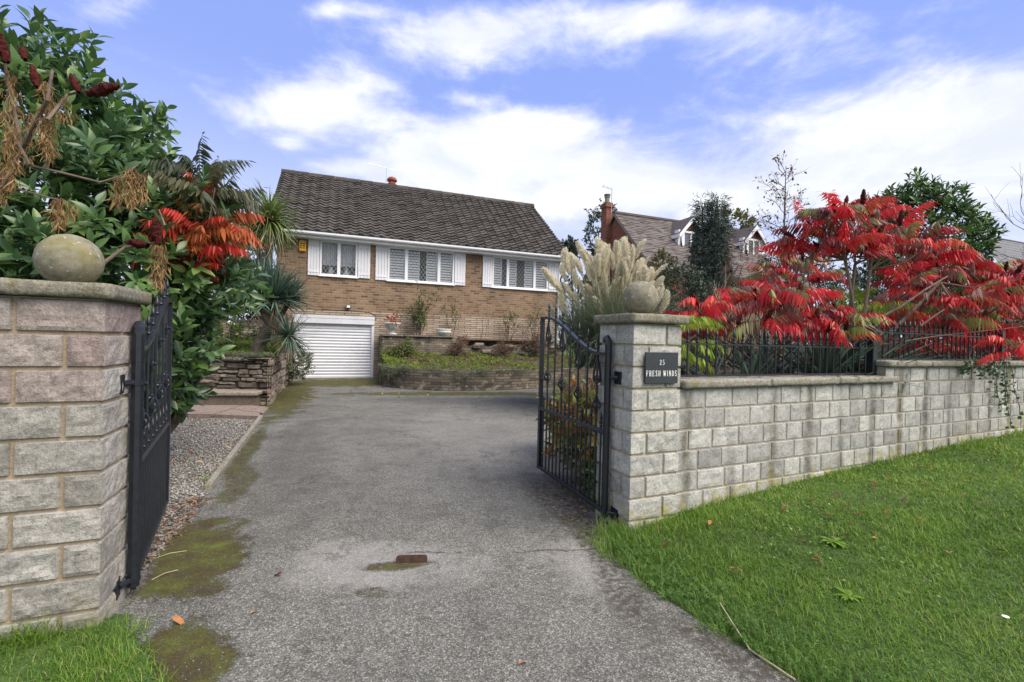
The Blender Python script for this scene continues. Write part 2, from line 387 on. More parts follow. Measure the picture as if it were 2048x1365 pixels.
bricks('retaining_stone', (.1, .088, .075), (.17, .145, .118), (.26, .225, .175), (.1, .085, .07), .4, .07, .009, dark=1)

def rooftile(name, col, lich):
    m, nt, b = newmat(name); p = pos(nt); t = attr(nt)
    c = ramp(nt, t, [(0, tuple(x*.6 for x in col)), (1, tuple(x*1.35 for x in col))])
    c = mix(nt, .6, c, ramp(nt, noise(nt, p, 14, 6, .7), [(.3, .5), (.65, 1.3)]), 'MULTIPLY')
    c = mix(nt, M(nt, 'MULTIPLY', step(nt, noise(nt, p, 22, 5, .7), .57, .7), .75), c, lich)
    c = mix(nt, M(nt, 'MULTIPLY', step(nt, noise(nt, p, 3.1, 5, .7), .55, .7), .5), c, (.1, .095, .06))
    lk(nt, c, b.inputs['Base Color']); b.inputs['Roughness'].default_value = .85; b.inputs['Specular IOR Level'].default_value = .3; return m
rooftile('roof_tiles', (.07, .063, .059), (.22, .21, .19)); rooftile('neighbour_tiles', (.115, .1, .097), (.17, .155, .145)); rooftile('tile_hung', (.13, .055, .035), (.14, .075, .05))
plain('far_slate', (.1, .105, .118), .6, .4, 0, .2, 3)

m, nt, b = newmat('leaded_glass'); p = pos(nt)
sp = nn(nt, 'ShaderNodeSeparateXYZ'); lk(nt, p, sp.inputs[0])
u = M(nt, 'ADD', M(nt, 'MULTIPLY', sp.outputs[0], math.cos(AH)), M(nt, 'MULTIPLY', sp.outputs[1], math.sin(AH)))
def lat(sg):
    v = M(nt, 'ADD', M(nt, 'DIVIDE', u, .115), M(nt, 'MULTIPLY', M(nt, 'DIVIDE', sp.outputs[2], .17), sg))
    return M(nt, 'ABSOLUTE', M(nt, 'SUBTRACT', M(nt, 'FRACT', v), .5))
ln = M(nt, 'MAXIMUM', step(nt, lat(1), .43, .47), step(nt, lat(-1), .43, .47))
tr = nn(nt, 'ShaderNodeBsdfTransparent'); tr.inputs[0].default_value = (.93, .95, .97, 1)
gl = nn(nt, 'ShaderNodeBsdfGlossy'); gl.inputs['Roughness'].default_value = .03
fr = nn(nt, 'ShaderNodeFresnel'); fr.inputs[0].default_value = 1.5
m1 = nn(nt, 'ShaderNodeMixShader'); lk(nt, M(nt, 'ADD', M(nt, 'MULTIPLY', fr.outputs[0], .8), .015), m1.inputs[0]); lk(nt, tr.outputs[0], m1.inputs[1]); lk(nt, gl.outputs[0], m1.inputs[2])
b.inputs['Base Color'].default_value = (.42, .43, .44, 1); b.inputs['Roughness'].default_value = .45
m2 = nn(nt, 'ShaderNodeMixShader'); lk(nt, M(nt, 'MULTIPLY', ln, .8), m2.inputs[0]); lk(nt, m1.outputs[0], m2.inputs[1]); lk(nt, b.outputs[0], m2.inputs[2]); lk(nt, m2.outputs[0], nt.nodes['Material Output'].inputs[0])
plain('dark_glass', (.1, .12, .14), .08, .6)

# driveway: worn tarmac with exposed aggregate, moss where the photograph shows moss
m, nt, b = newmat('tarmac'); p = pos(nt)
sp = nn(nt, 'ShaderNodeSeparateXYZ'); lk(nt, p, sp.inputs[0])
v1 = vor(nt, p, 185, out='Color'); sv = nn(nt, 'ShaderNodeSeparateXYZ'); lk(nt, v1, sv.inputs[0])
fine = noise(nt, p, 210, 3, .7); mid = noise(nt, p, 34, 6, .72); big = noise(nt, p, 1.3, 6, .62); blot = noise(nt, p, 5.5, 6, .7)
c = ramp(nt, sv.outputs[0], [(0, (.065, .065, .058)), (.45, (.13, .129, .116)), (.8, (.185, .183, .166)), (1, (.34, .335, .31))])
c = mix(nt, .6, c, ramp(nt, fine, [(.3, .5), (.7, 1.3)]), 'MULTIPLY')
c = mix(nt, .65, c, ramp(nt, mid, [(.3, .45), (.5, .97), (.7, 1.25)]), 'MULTIPLY')
c = mix(nt, .6, c, ramp(nt, blot, [(.33, .55), (.5, 1.0), (.68, 1.15)]), 'MULTIPLY')
c = mix(nt, .65, c, ramp(nt, big, [(.32, .62), (.5, 1.0), (.66, 1.2)]), 'MULTIPLY')
wob = M(nt, 'MULTIPLY', M(nt, 'SUBTRACT', noise(nt, p, 3.2, 6, .7), .5), 1.0)
def patch(cx, cy, ax, ay, ang, lo=1.25, hi=.5, amt=1.0):
    ca, sa = math.cos(ang), math.sin(ang)
    dx = M(nt, 'SUBTRACT', sp.outputs[0], cx); dy = M(nt, 'SUBTRACT', sp.outputs[1], cy)
    q = M(nt, 'DIVIDE', M(nt, 'ADD', M(nt, 'MULTIPLY', dx, ca), M(nt, 'MULTIPLY', dy, sa)), ax)
    r_ = M(nt, 'DIVIDE', M(nt, 'SUBTRACT', M(nt, 'MULTIPLY', dy, ca), M(nt, 'MULTIPLY', dx, sa)), ay)
    e = M(nt, 'SQRT', M(nt, 'ADD', M(nt, 'MULTIPLY', q, q), M(nt, 'MULTIPLY', r_, r_)))
    return M(nt, 'MULTIPLY', step(nt, M(nt, 'ADD', e, M(nt, 'MULTIPLY', wob, 2.2)), lo, hi), amt)
# pale worn strips and dark damp patches
dark = M(nt, 'MAXIMUM', patch(-2.3, 5.0, 2.4, .38, rad(112), amt=.6), patch(-.6, 9.6, 2.4, .55, rad(5), amt=.75))
dark = M(nt, 'MAXIMUM', dark, patch(-.1, 4.6, .7, 1.4, rad(20), amt=.35))
c = mix(nt, M(nt, 'MULTIPLY', dark, .55), c, (.05, .048, .045))
pale = M(nt, 'MAXIMUM', patch(-.75, 2.62, .55, .3, 0, amt=.6), patch(.55, 2.75, .35, .35, 0, amt=.55))
pale = M(nt, 'MAXIMUM', pale, patch(-.3, 6.5, 1.2, 2.2, rad(15), amt=.3))
c = mix(nt, M(nt, 'MULTIPLY', pale, .5), c, (.42, .41, .39))
ck = M(nt, 'ABSOLUTE', M(nt, 'ADD', M(nt, 'SUBTRACT', sp.outputs[1], 2.83), M(nt, 'ADD', M(nt, 'MULTIPLY', M(nt, 'SUBTRACT', noise(nt, p, 4.5, 6, .7), .5), .16), M(nt, 'MULTIPLY', sp.outputs[0], -.09))))
ck = M(nt, 'MULTIPLY', step(nt, ck, .011, .003), M(nt, 'MULTIPLY', step(nt, M(nt, 'ABSOLUTE', M(nt, 'SUBTRACT', sp.outputs[0], -.25)), 1.1, .7), step(nt, noise(nt, p, 3.0, 3), .42, .52)))
ve = nn(nt, 'ShaderNodeTexVoronoi', feature='DISTANCE_TO_EDGE'); ve.inputs['Scale'].default_value = .55
wv = nn(nt, 'ShaderNodeVectorMath', operation='ADD'); lk(nt, p, wv.inputs[0]); cw = nn(nt, 'ShaderNodeCombineXYZ'); lk(nt, wob, cw.inputs[0]); lk(nt, noise(nt, p, 2.1, 5), cw.inputs[1]); lk(nt, cw.outputs[0], wv.inputs[1]); lk(nt, wv.outputs[0], ve.inputs['Vector'])
ck2 = M(nt, 'MULTIPLY', step(nt, ve.outputs['Distance'], .009, .002), step(nt, noise(nt, p, .9, 3), .5, .58))
c = mix(nt, M(nt, 'MULTIPLY', M(nt, 'MAXIMUM', ck, M(nt, 'MULTIPLY', ck2, .6)), .8), c, (.03, .028, .024))
deb = M(nt, 'MAXIMUM', patch(.6, 2.72, .12, .75, rad(6), 1.3, .5), patch(1.05, 1.85, .12, .6, rad(38), 1.3, .5)); deb = M(nt, 'MAXIMUM', deb, patch(.38, 3.75, .2, .7, rad(14), 1.3, .5))
c = mix(nt, M(nt, 'MULTIPLY', deb, M(nt, 'MULTIPLY', step(nt, noise(nt, p, 26, 6, .75), .4, .56), .85)), c, (.045, .038, .028))
spots = M(nt, 'MULTIPLY', step(nt, noise(nt, p, 24, 7, .78), .535, .62), ramp(nt, noise(nt, p, 1.9, 4, .6), [(.38, .05), (.6, 1.0)]))
c = mix(nt, M(nt, 'MULTIPLY', spots, .85), c, (.055, .05, .035))
moss = patch(-1.85, 2.72, .3, .58, rad(30), 1.25, .6)
for a_ in [(-1.3, 1.86, .2, .32, rad(40)), (-2.35, 4.0, .14, .7, rad(22), 1.2, .6, .7), (-4.85, 9.8, .6, 3.4, rad(22), 1.3, .6), (-2.95, 5.2, .1, 1.5, rad(22), 1.4, .5, .85), (-4.6, 12.6, 1.9, 1.1, rad(21), 1.3, .7), (-1.0, 10.75, 3.6, .38, rad(12), 1.15, .6, .9),
           (-.6, 2.63, .2, .06, rad(10), 1.3, .5, .9), (-.68, 2.34, .12, .06, 0, 1.2, .5, .6), (.5, 3.2, .12, .4, rad(15), 1.2, .5, .5), (2.0, 12.3, 1.5, .6, rad(28), 1.2, .5, .9)]:
    moss = M(nt, 'MAXIMUM', moss, patch(*a_))
moss = step(nt, M(nt, 'ADD', moss, M(nt, 'ADD', M(nt, 'MULTIPLY', M(nt, 'SUBTRACT', noise(nt, p, 22, 6, .75), .5), 1.7), M(nt, 'MULTIPLY', M(nt, 'SUBTRACT', noise(nt, p, 95, 4, .75), .5), 2.2))), .3, .95)
mc = ramp(nt, noise(nt, p, 7, 5, .65), [(.3, (.042, .03, .013)), (.46, (.06, .05, .011)), (.6, (.075, .088, .011)), (.72, (.11, .14, .016))])
mc = mix(nt, .8, mc, ramp(nt, noise(nt, p, 80, 5, .75), [(.32, .35), (.68, 1.5)]), 'MULTIPLY')
c = mix(nt, M(nt, 'MULTIPLY', moss, .95), c, mc)
lk(nt, c, b.inputs['Base Color']); b.inputs['Roughness'].default_value = .82; b.inputs['Specular IOR Level'].default_value = .3
hgt = M(nt, 'ADD', M(nt, 'ADD', M(nt, 'MULTIPLY', sv.outputs[0], .5), M(nt, 'MULTIPLY', mid, .8)), M(nt, 'MULTIPLY', moss, 1.5))
lk(nt, bump(nt, hgt, .6, .008), b.inputs['Normal'])

m, nt, b = newmat('turf'); p = pos(nt)
c = ramp(nt, noise(nt, p, 9, 6, .7), [(.3, (.03, .05, .012)), (.5, (.06, .12, .02)), (.7, (.1, .17, .03))])
c = mix(nt, .6, c, ramp(nt, noise(nt, p, 90, 4, .7), [(.3, .4), (.7, 1.3)]), 'MULTIPLY')
lk(nt, c, b.inputs['Base Color']); b.inputs['Roughness'].default_value = .95; lk(nt, bump(nt, noise(nt, p, 60, 5), 1, .03), b.inputs['Normal'])
m, nt, b = newmat('gravel_bed'); p = pos(nt)
v1 = vor(nt, p, 60, out='Color'); sv = nn(nt, 'ShaderNodeSeparateXYZ'); lk(nt, v1, sv.inputs[0])
c = ramp(nt, sv.outputs[0], [(0, (.06, .055, .048)), (.5, (.16, .15, .135)), (1, (.3, .29, .265))])
c = mix(nt, step(nt, noise(nt, p, 2.2, 5), .5, .62), c, (.09, .065, .045))
lk(nt, c, b.inputs['Base Color']); b.inputs['Roughness'].default_value = .95; lk(nt, bump(nt, vor(nt, p, 60), 1, .015), b.inputs['Normal'])
m, nt, b = newmat('gravel_stone')
c = ramp(nt, attr(nt), [(0, (.085, .08, .07)), (.4, (.19, .18, .16)), (.75, (.29, .28, .255)), (1, (.42, .41, .385))])
lk(nt, c, b.inputs['Base Color']); b.inputs['Roughness'].default_value = .85

# foliage (tint picks each leaf's own colour)
leafy('laurel_leaf', [(0, (.045, .098, .046)), (.45, (.078, .155, .06)), (.8, (.125, .225, .058)), (1, (.19, .28, .07))], .3, .28, .5)
leafy('sumac_leaf', [(0, (.13, .025, .04)), (.2, (.36, .018, .028)), (.45, (.64, .026, .036)), (.6, (.66, .06, .055)), (.7, (.56, .13, .04)), (.8, (.2, .06, .06)), (.9, (.17, .12, .085)), (1, (.26, .32, .06))], .45, .35, .35, .25, 25)
leafy('autumn_sumac', [(0, (.05, .075, .045)), (.35, (.12, .12, .06)), (.5, (.26, .15, .05)), (.68, (.42, .12, .035)), (.85, (.48, .06, .03)), (1, (.5, .04, .03))], .45, .35, .35)
leafy('lime_sumac', [(0, (.15, .26, .03)), (.7, (.3, .42, .05)), (1, (.45, .36, .05))], .5, .4)
leafy('seed_cone', [(0, (.03, .009, .009)), (1, (.1, .02, .018))], .95, 0, .1, .4, 60)
leafy('dry_tassel', [(0, (.16, .095, .05)), (.5, (.3, .19, .09)), (1, (.46, .31, .16))], .9, .2, .1)
leafy('pampas_blade', [(0, (.1, .14, .09)), (.6, (.19, .24, .16)), (.85, (.3, .31, .2)), (1, (.42, .36, .22))], .6, .2)
leafy('pampas_plume', [(0, (.62, .54, .36)), (.5, (.82, .77, .6)), (1, (.92, .9, .84))], .95, .2, .05, .06)
leafy('yucca_leaf', [(0, (.045, .085, .065)), (.6, (.1, .165, .125)), (1, (.2, .26, .19))], .45, .15)
leafy('cordyline_leaf', [(0, (.1, .15, .04)), (.6, (.2, .27, .08)), (1, (.38, .4, .16))], .45, .2)
leafy('dead_leaf', [(0, (.2, .15, .1)), (1, (.45, .37, .27))], .9, .1)
leafy('conifer_leaf', [(0, (.022, .036, .03)), (.6, (.05, .076, .06)), (1, (.085, .125, .1))], .7, .1)
leafy('dark_shrub', [(0, (.025, .038, .022)), (.6, (.055, .075, .045)), (1, (.1, .12, .07))], .55, .15)
leafy('olive_shrub', [(0, (.07, .08, .03)), (.6, (.13, .14, .05)), (1, (.24, .2, .06))], .6, .25)
leafy('bright_laurel', [(0, (.035, .075, .025)), (.6, (.065, .14, .035)), (1, (.13, .22, .06))], .35, .2)
leafy('rose_leaf', [(0, (.06, .09, .03)), (.7, (.13, .17, .05)), (1, (.26, .14, .05))], .55, .2)
leafy('cover_leaf', [(0, (.05, .07, .02)), (.5, (.14, .2, .035)), (.8, (.24, .32, .05)), (1, (.2, .1, .04))], .7, .3)
leafy('grey_cover', [(0, (.06, .075, .045)), (.6, (.13, .15, .095)), (1, (.22, .23, .16))], .8, .2)
leafy('peony_leaf', [(0, (.06, .12, .04)), (.4, (.13, .2, .06)), (.65, (.3, .24, .06)), (.85, (.4, .15, .06)), (1, (.32, .06, .04))], .5, .3)
leafy('grass_blade', [(0, (.075, .14, .016)), (.5, (.135, .265, .03)), (.85, (.23, .365, .05)), (.95, (.32, .33, .11)), (1, (.47, .4, .2))], .55, .35, .3, .15)
leafy('fallen_leaf', [(0, (.08, .035, .025)), (.35, (.24, .1, .045)), (.6, (.45, .2, .08)), (.8, (.52, .38, .22)), (1, (.2, .03, .03))], .7, .2)
leafy('petal', [(0, (.62, .6, .4)), (1, (.82, .8, .66))], .6, .3)
leafy('red_pot_plant', [(0, (.16, .03, .02)), (1, (.35, .06, .04))], .6, .2)
leafy('copper_leaf', [(0, (.1, .05, .035)), (1, (.22, .12, .08))], .7, .2)
coping('york_pink', (.22, .175, .155))
plain('olive_stem', (.2, .2, .08), .8)
leafy('yarrow_leaf', [(0, (.09, .18, .04)), (1, (.15, .28, .06))], .6, .25)
leafy('litter_leaf', [(0, (.06, .04, .028)), (.6, (.16, .1, .06)), (.85, (.28, .2, .13)), (1, (.3, .1, .06))], .85, .1)
leafy('clover_leaf', [(0, (.1, .19, .05)), (1, (.2, .32, .1))], .6, .25)
# ================================================================ SETTING
from mathutils import noise as mn
def poly_mesh(name, pts, z, mat):
    mb = MB(); mb.add([(x, y, z) for x, y in pts], [tuple(range(len(pts)))]); return struct(mb.build(name, mat))
# lie of the land -------------------------------------------------
ROAD_EDGE = [(0.0, 2.6), (1.6, 1.45), (1.16, 1.79), (.74, 2.43), (.61, 2.85), (.78, 3.2)]
def edge_x(y):            # right edge of the tarmac, lawn side
    return np.interp(y, [-3, 0, 1.45, 1.79, 2.43, 2.85, 3.25, 9], [3.2, 2.4, 1.55, 1.16, .76, .63, .74, .74])
def lawn_h(x, y):
    s = np.maximum(0, x-edge_x(y)); return -.02+.1*(1-np.exp(-s/.4))+.44*(1-np.exp(-s/6.0))
BED_X = lambda y: np.interp(y, [0, 3.4, 3.9, 5, 7, 9, 11.5, 13.5, 16, 40], [.9, .9, .62, .8, 1.05, 1.3, 2.3, 3.3, 4.5, 14])
def bed_h(x, y):
    s = np.clip((x-BED_X(y))/1.1, 0, 1); return -.02+.9*s*s*(3-2*s)+.02*np.sin(x*3)*np.cos(y*2.3)*s
def grid_mesh(name, xs, ys, hf, mat, keep=None):
    X, Y = np.meshgrid(xs, ys); Z = hf(X, Y); n, m = len(ys), len(xs)
    V = np.stack([X, Y, Z], -1).reshape(-1, 3); i = np.arange(n*m).reshape(n, m)
    Fq = np.stack([i[:-1, :-1], i[:-1, 1:], i[1:, 1:], i[1:, :-1]], -1).reshape(-1, 4)
    if keep is not None: Fq = Fq[keep(V[Fq].mean(1))]
    return struct(npmesh(name, V, Fq, mat, smooth=True))
mb = MB(); mb.add([(-900, -60, -.06), (900, -60, -.06), (900, 1500, -.06), (-900, 1500, -.06)], [(0, 1, 2, 3)]); struct(mb.build('ground', 'turf'))
poly_mesh('driveway', [(-2.6, -4), (3.6, -4), (3.2, -1.5), (2.3, 0), (1.6, 1.4), (1.18, 1.78), (.78, 2.42), (.66, 2.85), (.8, 3.3), (1.3, 4.2), (1.4, 6), (1.9, 9), (3.2, 12.2), (4.6, 15.2), (-4.2, 14.35), (-6.6, 13.5), (-4.45, 8.35), (-3.9, 7.1), (-2.58, 4.0), (-2.2, 3.1), (-1.95, 2.4), (-1.8, 1.9)], 0.0, 'tarmac')
wall_a = rad(24.5)
WU = np.array([math.cos(wall_a), math.sin(wall_a), 0]); WN = np.array([math.sin(wall_a), -math.cos(wall_a), 0])
PR = np.array([.83, 3.112, 0]); PL = np.array([-1.785, 1.993, 0])
A22 = rad(22.1); GU = np.array([math.cos(A22), math.sin(A22), 0]); GV = np.array([-math.sin(A22), math.cos(A22), 0])
def front_of_wall(c):     # keep lawn faces that lie on the road side of the walls
    return ((c[:, :2]-PR[:2]) @ WN[:2] > -.12) & (c[:, 0] > edge_x(c[:, 1])-.25)
grid_mesh('lawn', np.arange(.3, 16, .12), np.arange(-4, 10, .12), lawn_h, 'turf', front_of_wall)
def verge_h(x, y): return -.01+.035*np.clip((-1.1-x)/.5, 0, 1)+.02*np.clip((-1.6-x)/2, 0, 1)
VX = lambda y: np.interp(y, [-3, 0, 1.2, 1.71, 1.9, 2.3], [-1.3, -.9, -1.0, -1.2, -1.5, -1.75])
grid_mesh('verge', np.arange(-6, -.7, .03), np.arange(-.6, 2.2, .03), verge_h, 'turf', lambda c: (c[:, 0] < VX(c[:, 1])-.06+.04*np.sin(c[:, 1]*21)) & ((c[:, :2]-PL[:2]) @ GV[:2] < .05))
grid_mesh('garden_bed', np.concatenate([np.arange(.5, 8, .2), np.arange(8, 46, 2)]), np.arange(3.2, 44, .4), bed_h, 'soil',
          lambda c: ((c[:, :2]-PR[:2]) @ WN[:2] < -.26) & ~((c[:, 0] < 1.3) & (c[:, 1] < 3.95) & ((c[:, :2]-PR[:2]) @ GV[:2] < .55)) & (c[:, 0] > BED_X(c[:, 1])-.15) & ((c[:, :2]-HP[:2]) @ HV[:2] < 60) & ~((((c[:, :2]-HP[:2]) @ HV[:2]) > -.9) & (((c[:, :2]-HP[:2]) @ HU[:2]) < 7.6)))
def left_h(x, y):
    a = np.clip((y-8.3)/.25, 0, 1)*.0
    return .78+.09*np.clip((y-8.4), 0, 6)+.03*np.sin(x*2.1)*np.sin(y*1.7)
ROCK_E = lambda y: np.interp(y, [8.2, 8.5, 13.4], [-4.3, -4.42, -6.42])
grid_mesh('rockery_bed', np.arange(-16, -4.2, .2), np.arange(8.35, 22, .2), left_h, 'soil', lambda c: c[:, 0] < ROCK_E(c[:, 1])-.12)
poly_mesh('gravel_path', [(-1.9, 2.35), (-2.17, 3.1), (-2.56, 3.99), (-3.5, 6.5), (-3.8, 7.12), (-4.4, 8.3), (-9, 8.3), (-9, 2.3), (-2.2, 2.25)], -.012, 'gravel_bed')

# ---------------------------------------------------------------- rough-faced block work
def block_face(mb, O, a, n, z_levels, joints, cornerL=False, cornerR=False, off=.012, amp=.007, res=.021, tfun=None, seed=0):
    a = np.array(a); n = np.array(n); rr = random.Random(seed)
    for ci in range(len(z_levels)-1):
        z0, z1 = z_levels[ci], z_levels[ci+1]; js = joints[ci % len(joints)] if not callable(joints) else joints(ci)
        for bi in range(len(js)-1):
            x0, x1 = js[bi], js[bi+1]; g = .0055
            eL = cornerL and bi == 0; eR = cornerR and bi == len(js)-2
            xa = x0-(off if eL else -g); xb = x1+(off if eR else -g); za, zb = z0+g, z1-g
            nu = max(4, int((xb-xa)/res)); nv = max(4, int((zb-za)/res))
            us = np.concatenate([[xa] if eL else [xa, xa+.006], np.linspace(xa, xb, nu+1)[1:-1], [xb] if eR else [xb-.006, xb]])
            vs = np.concatenate([[za, za+.006], np.linspace(za, zb, nv+1)[1:-1], [zb-.006, zb]])
            t = rr.random() if tfun is None else tfun(rr, ci, bi)
            tl = (rr.uniform(-.004, .004), rr.uniform(-.004, .004)); V = []; sd = rr.random()*50
            for j, v in enumerate(vs):
                for i, u in enumerate(us):
                    pull = (j in (0, len(vs)-1)) or (i == 0 and not eL) or (i == len(us)-1 and not eR)
                    fe = min(1, min(v-za, zb-v, (u-xa) if not eL else 9, (xb-u) if not eR else 9)/.022)
                    ce = 1.0
                    if eL: ce = min(ce, (u-xa)/.03)
                    if eR: ce = min(ce, (xb-u)/.03)
                    P = O+a*u
                    q = Vector((u*17+sd, v*17, P[0]*3)); d = mn.fractal(q, 1.0, 2.0, 4)*amp*1.6+amp*.5
                    e = off+d*max(0, min(fe, ce))
                    if pull: e = -.004
                    V.append(P+n*e+np.array([0, 0, v]))
            m_ = len(us); Fq = [(j*m_+i, j*m_+i+1, (j+1)*m_+i+1, (j+1)*m_+i) for j in range(len(vs)-1) for i in range(m_-1)]
            mb.add(V, Fq, t)
def core(mb, O, a, b, L, D, z0, z1, ins=0.0):
    T = lambda x, y, z: O+a*x+b*y+np.array([0, 0, z]); mb.box((ins, ins, z0), (L-ins, D-ins, z1), T, -1.0)
ZJ = [-.204+.15*k for k in range(12)]           # bed joints, level across both gate pillars and the wall
def rough_slab(name, T, x0, x1, y0, y1, z0, z1, mat, parent, seed=0, amp=.004, res=.03):
    """weathered concrete slab: all six sides gridded, edges rounded and chipped"""
    def lin(a, b): 
        n = max(2, int((b-a)/res)); return np.linspace(a, b, n+1)
    xs, ys, zs = lin(x0, x1), lin(y0, y1), np.linspace(z0, z1, 4); V, Fq = [], []; idx = {}
    def vid(x, y, z):
        k = (round(x, 5), round(y, 5), round(z, 5))
        if k not in idx:
            q = Vector((x*14+seed, y*14, z*14)); d = mn.fractal(q, 1, 2, 3)*amp
            ex = min(x-x0, x1-x) < 1e-6; ey = min(y-y0, y1-y) < 1e-6; ez = min(z-z0, z1-z) < 1e-6
            r_ = .0025+.006*max(0, mn.noise(q*2)-.15); c_ = np.array([(x0+x1)/2, (y0+y1)/2, (z0+z1)/2]); p = np.array([x, y, z])
            s = np.sign(p-c_); k2 = np.array([ex, ey, ez]).astype(float)
            if k2.sum() >= 2: p = p-s*k2*r_
            p = p+s*k2*d; idx[k] = len(V); V.append(T(*p))
        return idx[k]
    def side(A, B, f):
        for i in range(len(A)-1):
            for j in range(len(B)-1): Fq.append((vid(*f(A[i], B[j])), vid(*f(A[i+1], B[j])), vid(*f(A[i+1], B[j+1])), vid(*f(A[i], B[j+1]))))
    side(xs, ys, lambda a, b: (a, b, z1)); side(ys, xs, lambda a, b: (b, a, z0))
    side(xs, zs, lambda a, b: (a, y0, b)); side(zs, xs, lambda a, b: (b, y1, a))
    side(zs, ys, lambda a, b: (x0, b, a)); side(ys, zs, lambda a, b: (x1, a, b))
    return npmesh(name, V, np.array(Fq), mat, parent)
def gate_pillar(P, label, left):
    t = thing('gate_pillar', label, 'pillar', (P[0], P[1], 0), 'gate pillars')
    W_, D_ = .385, .39; o = P+(-GU*W_ if left else 0*GU); mb = MB()
    core(mb, o, GU, GV, W_, D_, -.3, 1.446)
    zs = ZJ[:]
    jf = [[0, W_*.27, W_], [0, W_*.68, W_]] if left else [[0, W_*.69, W_], [0, W_*.3, W_]]
    if left: jf = [[0, .1, W_], [0, .262, W_]]
    js = [[0, .2, D_], [0, .3, D_]]
    def tf(rr, ci, bi): return (rr.uniform(.8, 1.0) if left and ci >= 9 else rr.uniform(.6, .95) if left and ci == 8 else rr.uniform(.05, .78))
    block_face(mb, o, GU, -GV, zs, jf, True, True, seed=3+left, tfun=tf, amp=.006 if left else .004)
    block_face(mb, o+GU*W_, GV, GU, zs, js, True, True, seed=5+left, tfun=tf, amp=.0045)
    block_face(mb, o+GV*D_, -GV, -GU, zs, js, True, True, seed=8+left, tfun=tf, amp=.006, res=.03)
    block_face(mb, o+GU*W_+GV*D_, -GU, GV, zs, jf, True, True, seed=9+left, tfun=tf, res=.04)
    mb.build('shaft', 'pillar_blocks' if left else 'wall_blocks_plain', t, smooth=False)
    rough_slab('cap', lambda x, y, z: o+GU*x+GV*y+np.array([0, 0, z]), -.05, W_+.05, -.05, D_+.05, 1.449, 1.515, 'cap_concrete', t, seed=left*9)
    return o+GU*W_/2+GV*D_/2
stone_blocks('wall_blocks_plain', [(0, (.3, .3, .28)), (.3, (.4, .4, .375)), (.7, (.5, .5, .465)), (1, (.57, .56, .51))], (.43, .37, .27))
cR = gate_pillar(PR, 'grey block gate pillar with the dark name plaque, right of the driveway', False)
cL = gate_pillar(PL, 'mauve and grey block gate pillar left of the driveway', True)
def ball(c, label, r):
    V, Fq = [], []; n, m_ = 40, 28
    for j in range(m_+1):
        th = math.pi*j/m_
        for i in range(n):
            ph = 2*math.pi*i/n; d = np.array([math.sin(th)*math.cos(ph), math.sin(th)*math.sin(ph), math.cos(th)])
            V.append(c+d*(r+.0025*mn.fractal(Vector(d*9+c), 1, 2, 4)))
    for j in range(m_):
        for i in range(n): Fq.append((j*n+i, (j+1)*n+i, (j+1)*n+(i+1) % n, j*n+(i+1) % n))
    o = npmesh('ball_finial', V, np.array(Fq), 'ball_concrete', smooth=True); tag(o, label, 'stone ball', 'stone balls on the gate pillars')
ball(cR+np.array([0, 0, 1.515+.122]), 'round concrete ball on the right gate pillar, in front of the pampas grass', .13)
ball(cL+np.array([0, 0, 1.515+.112]), 'round concrete ball on the left gate pillar, in front of the laurel', .12)

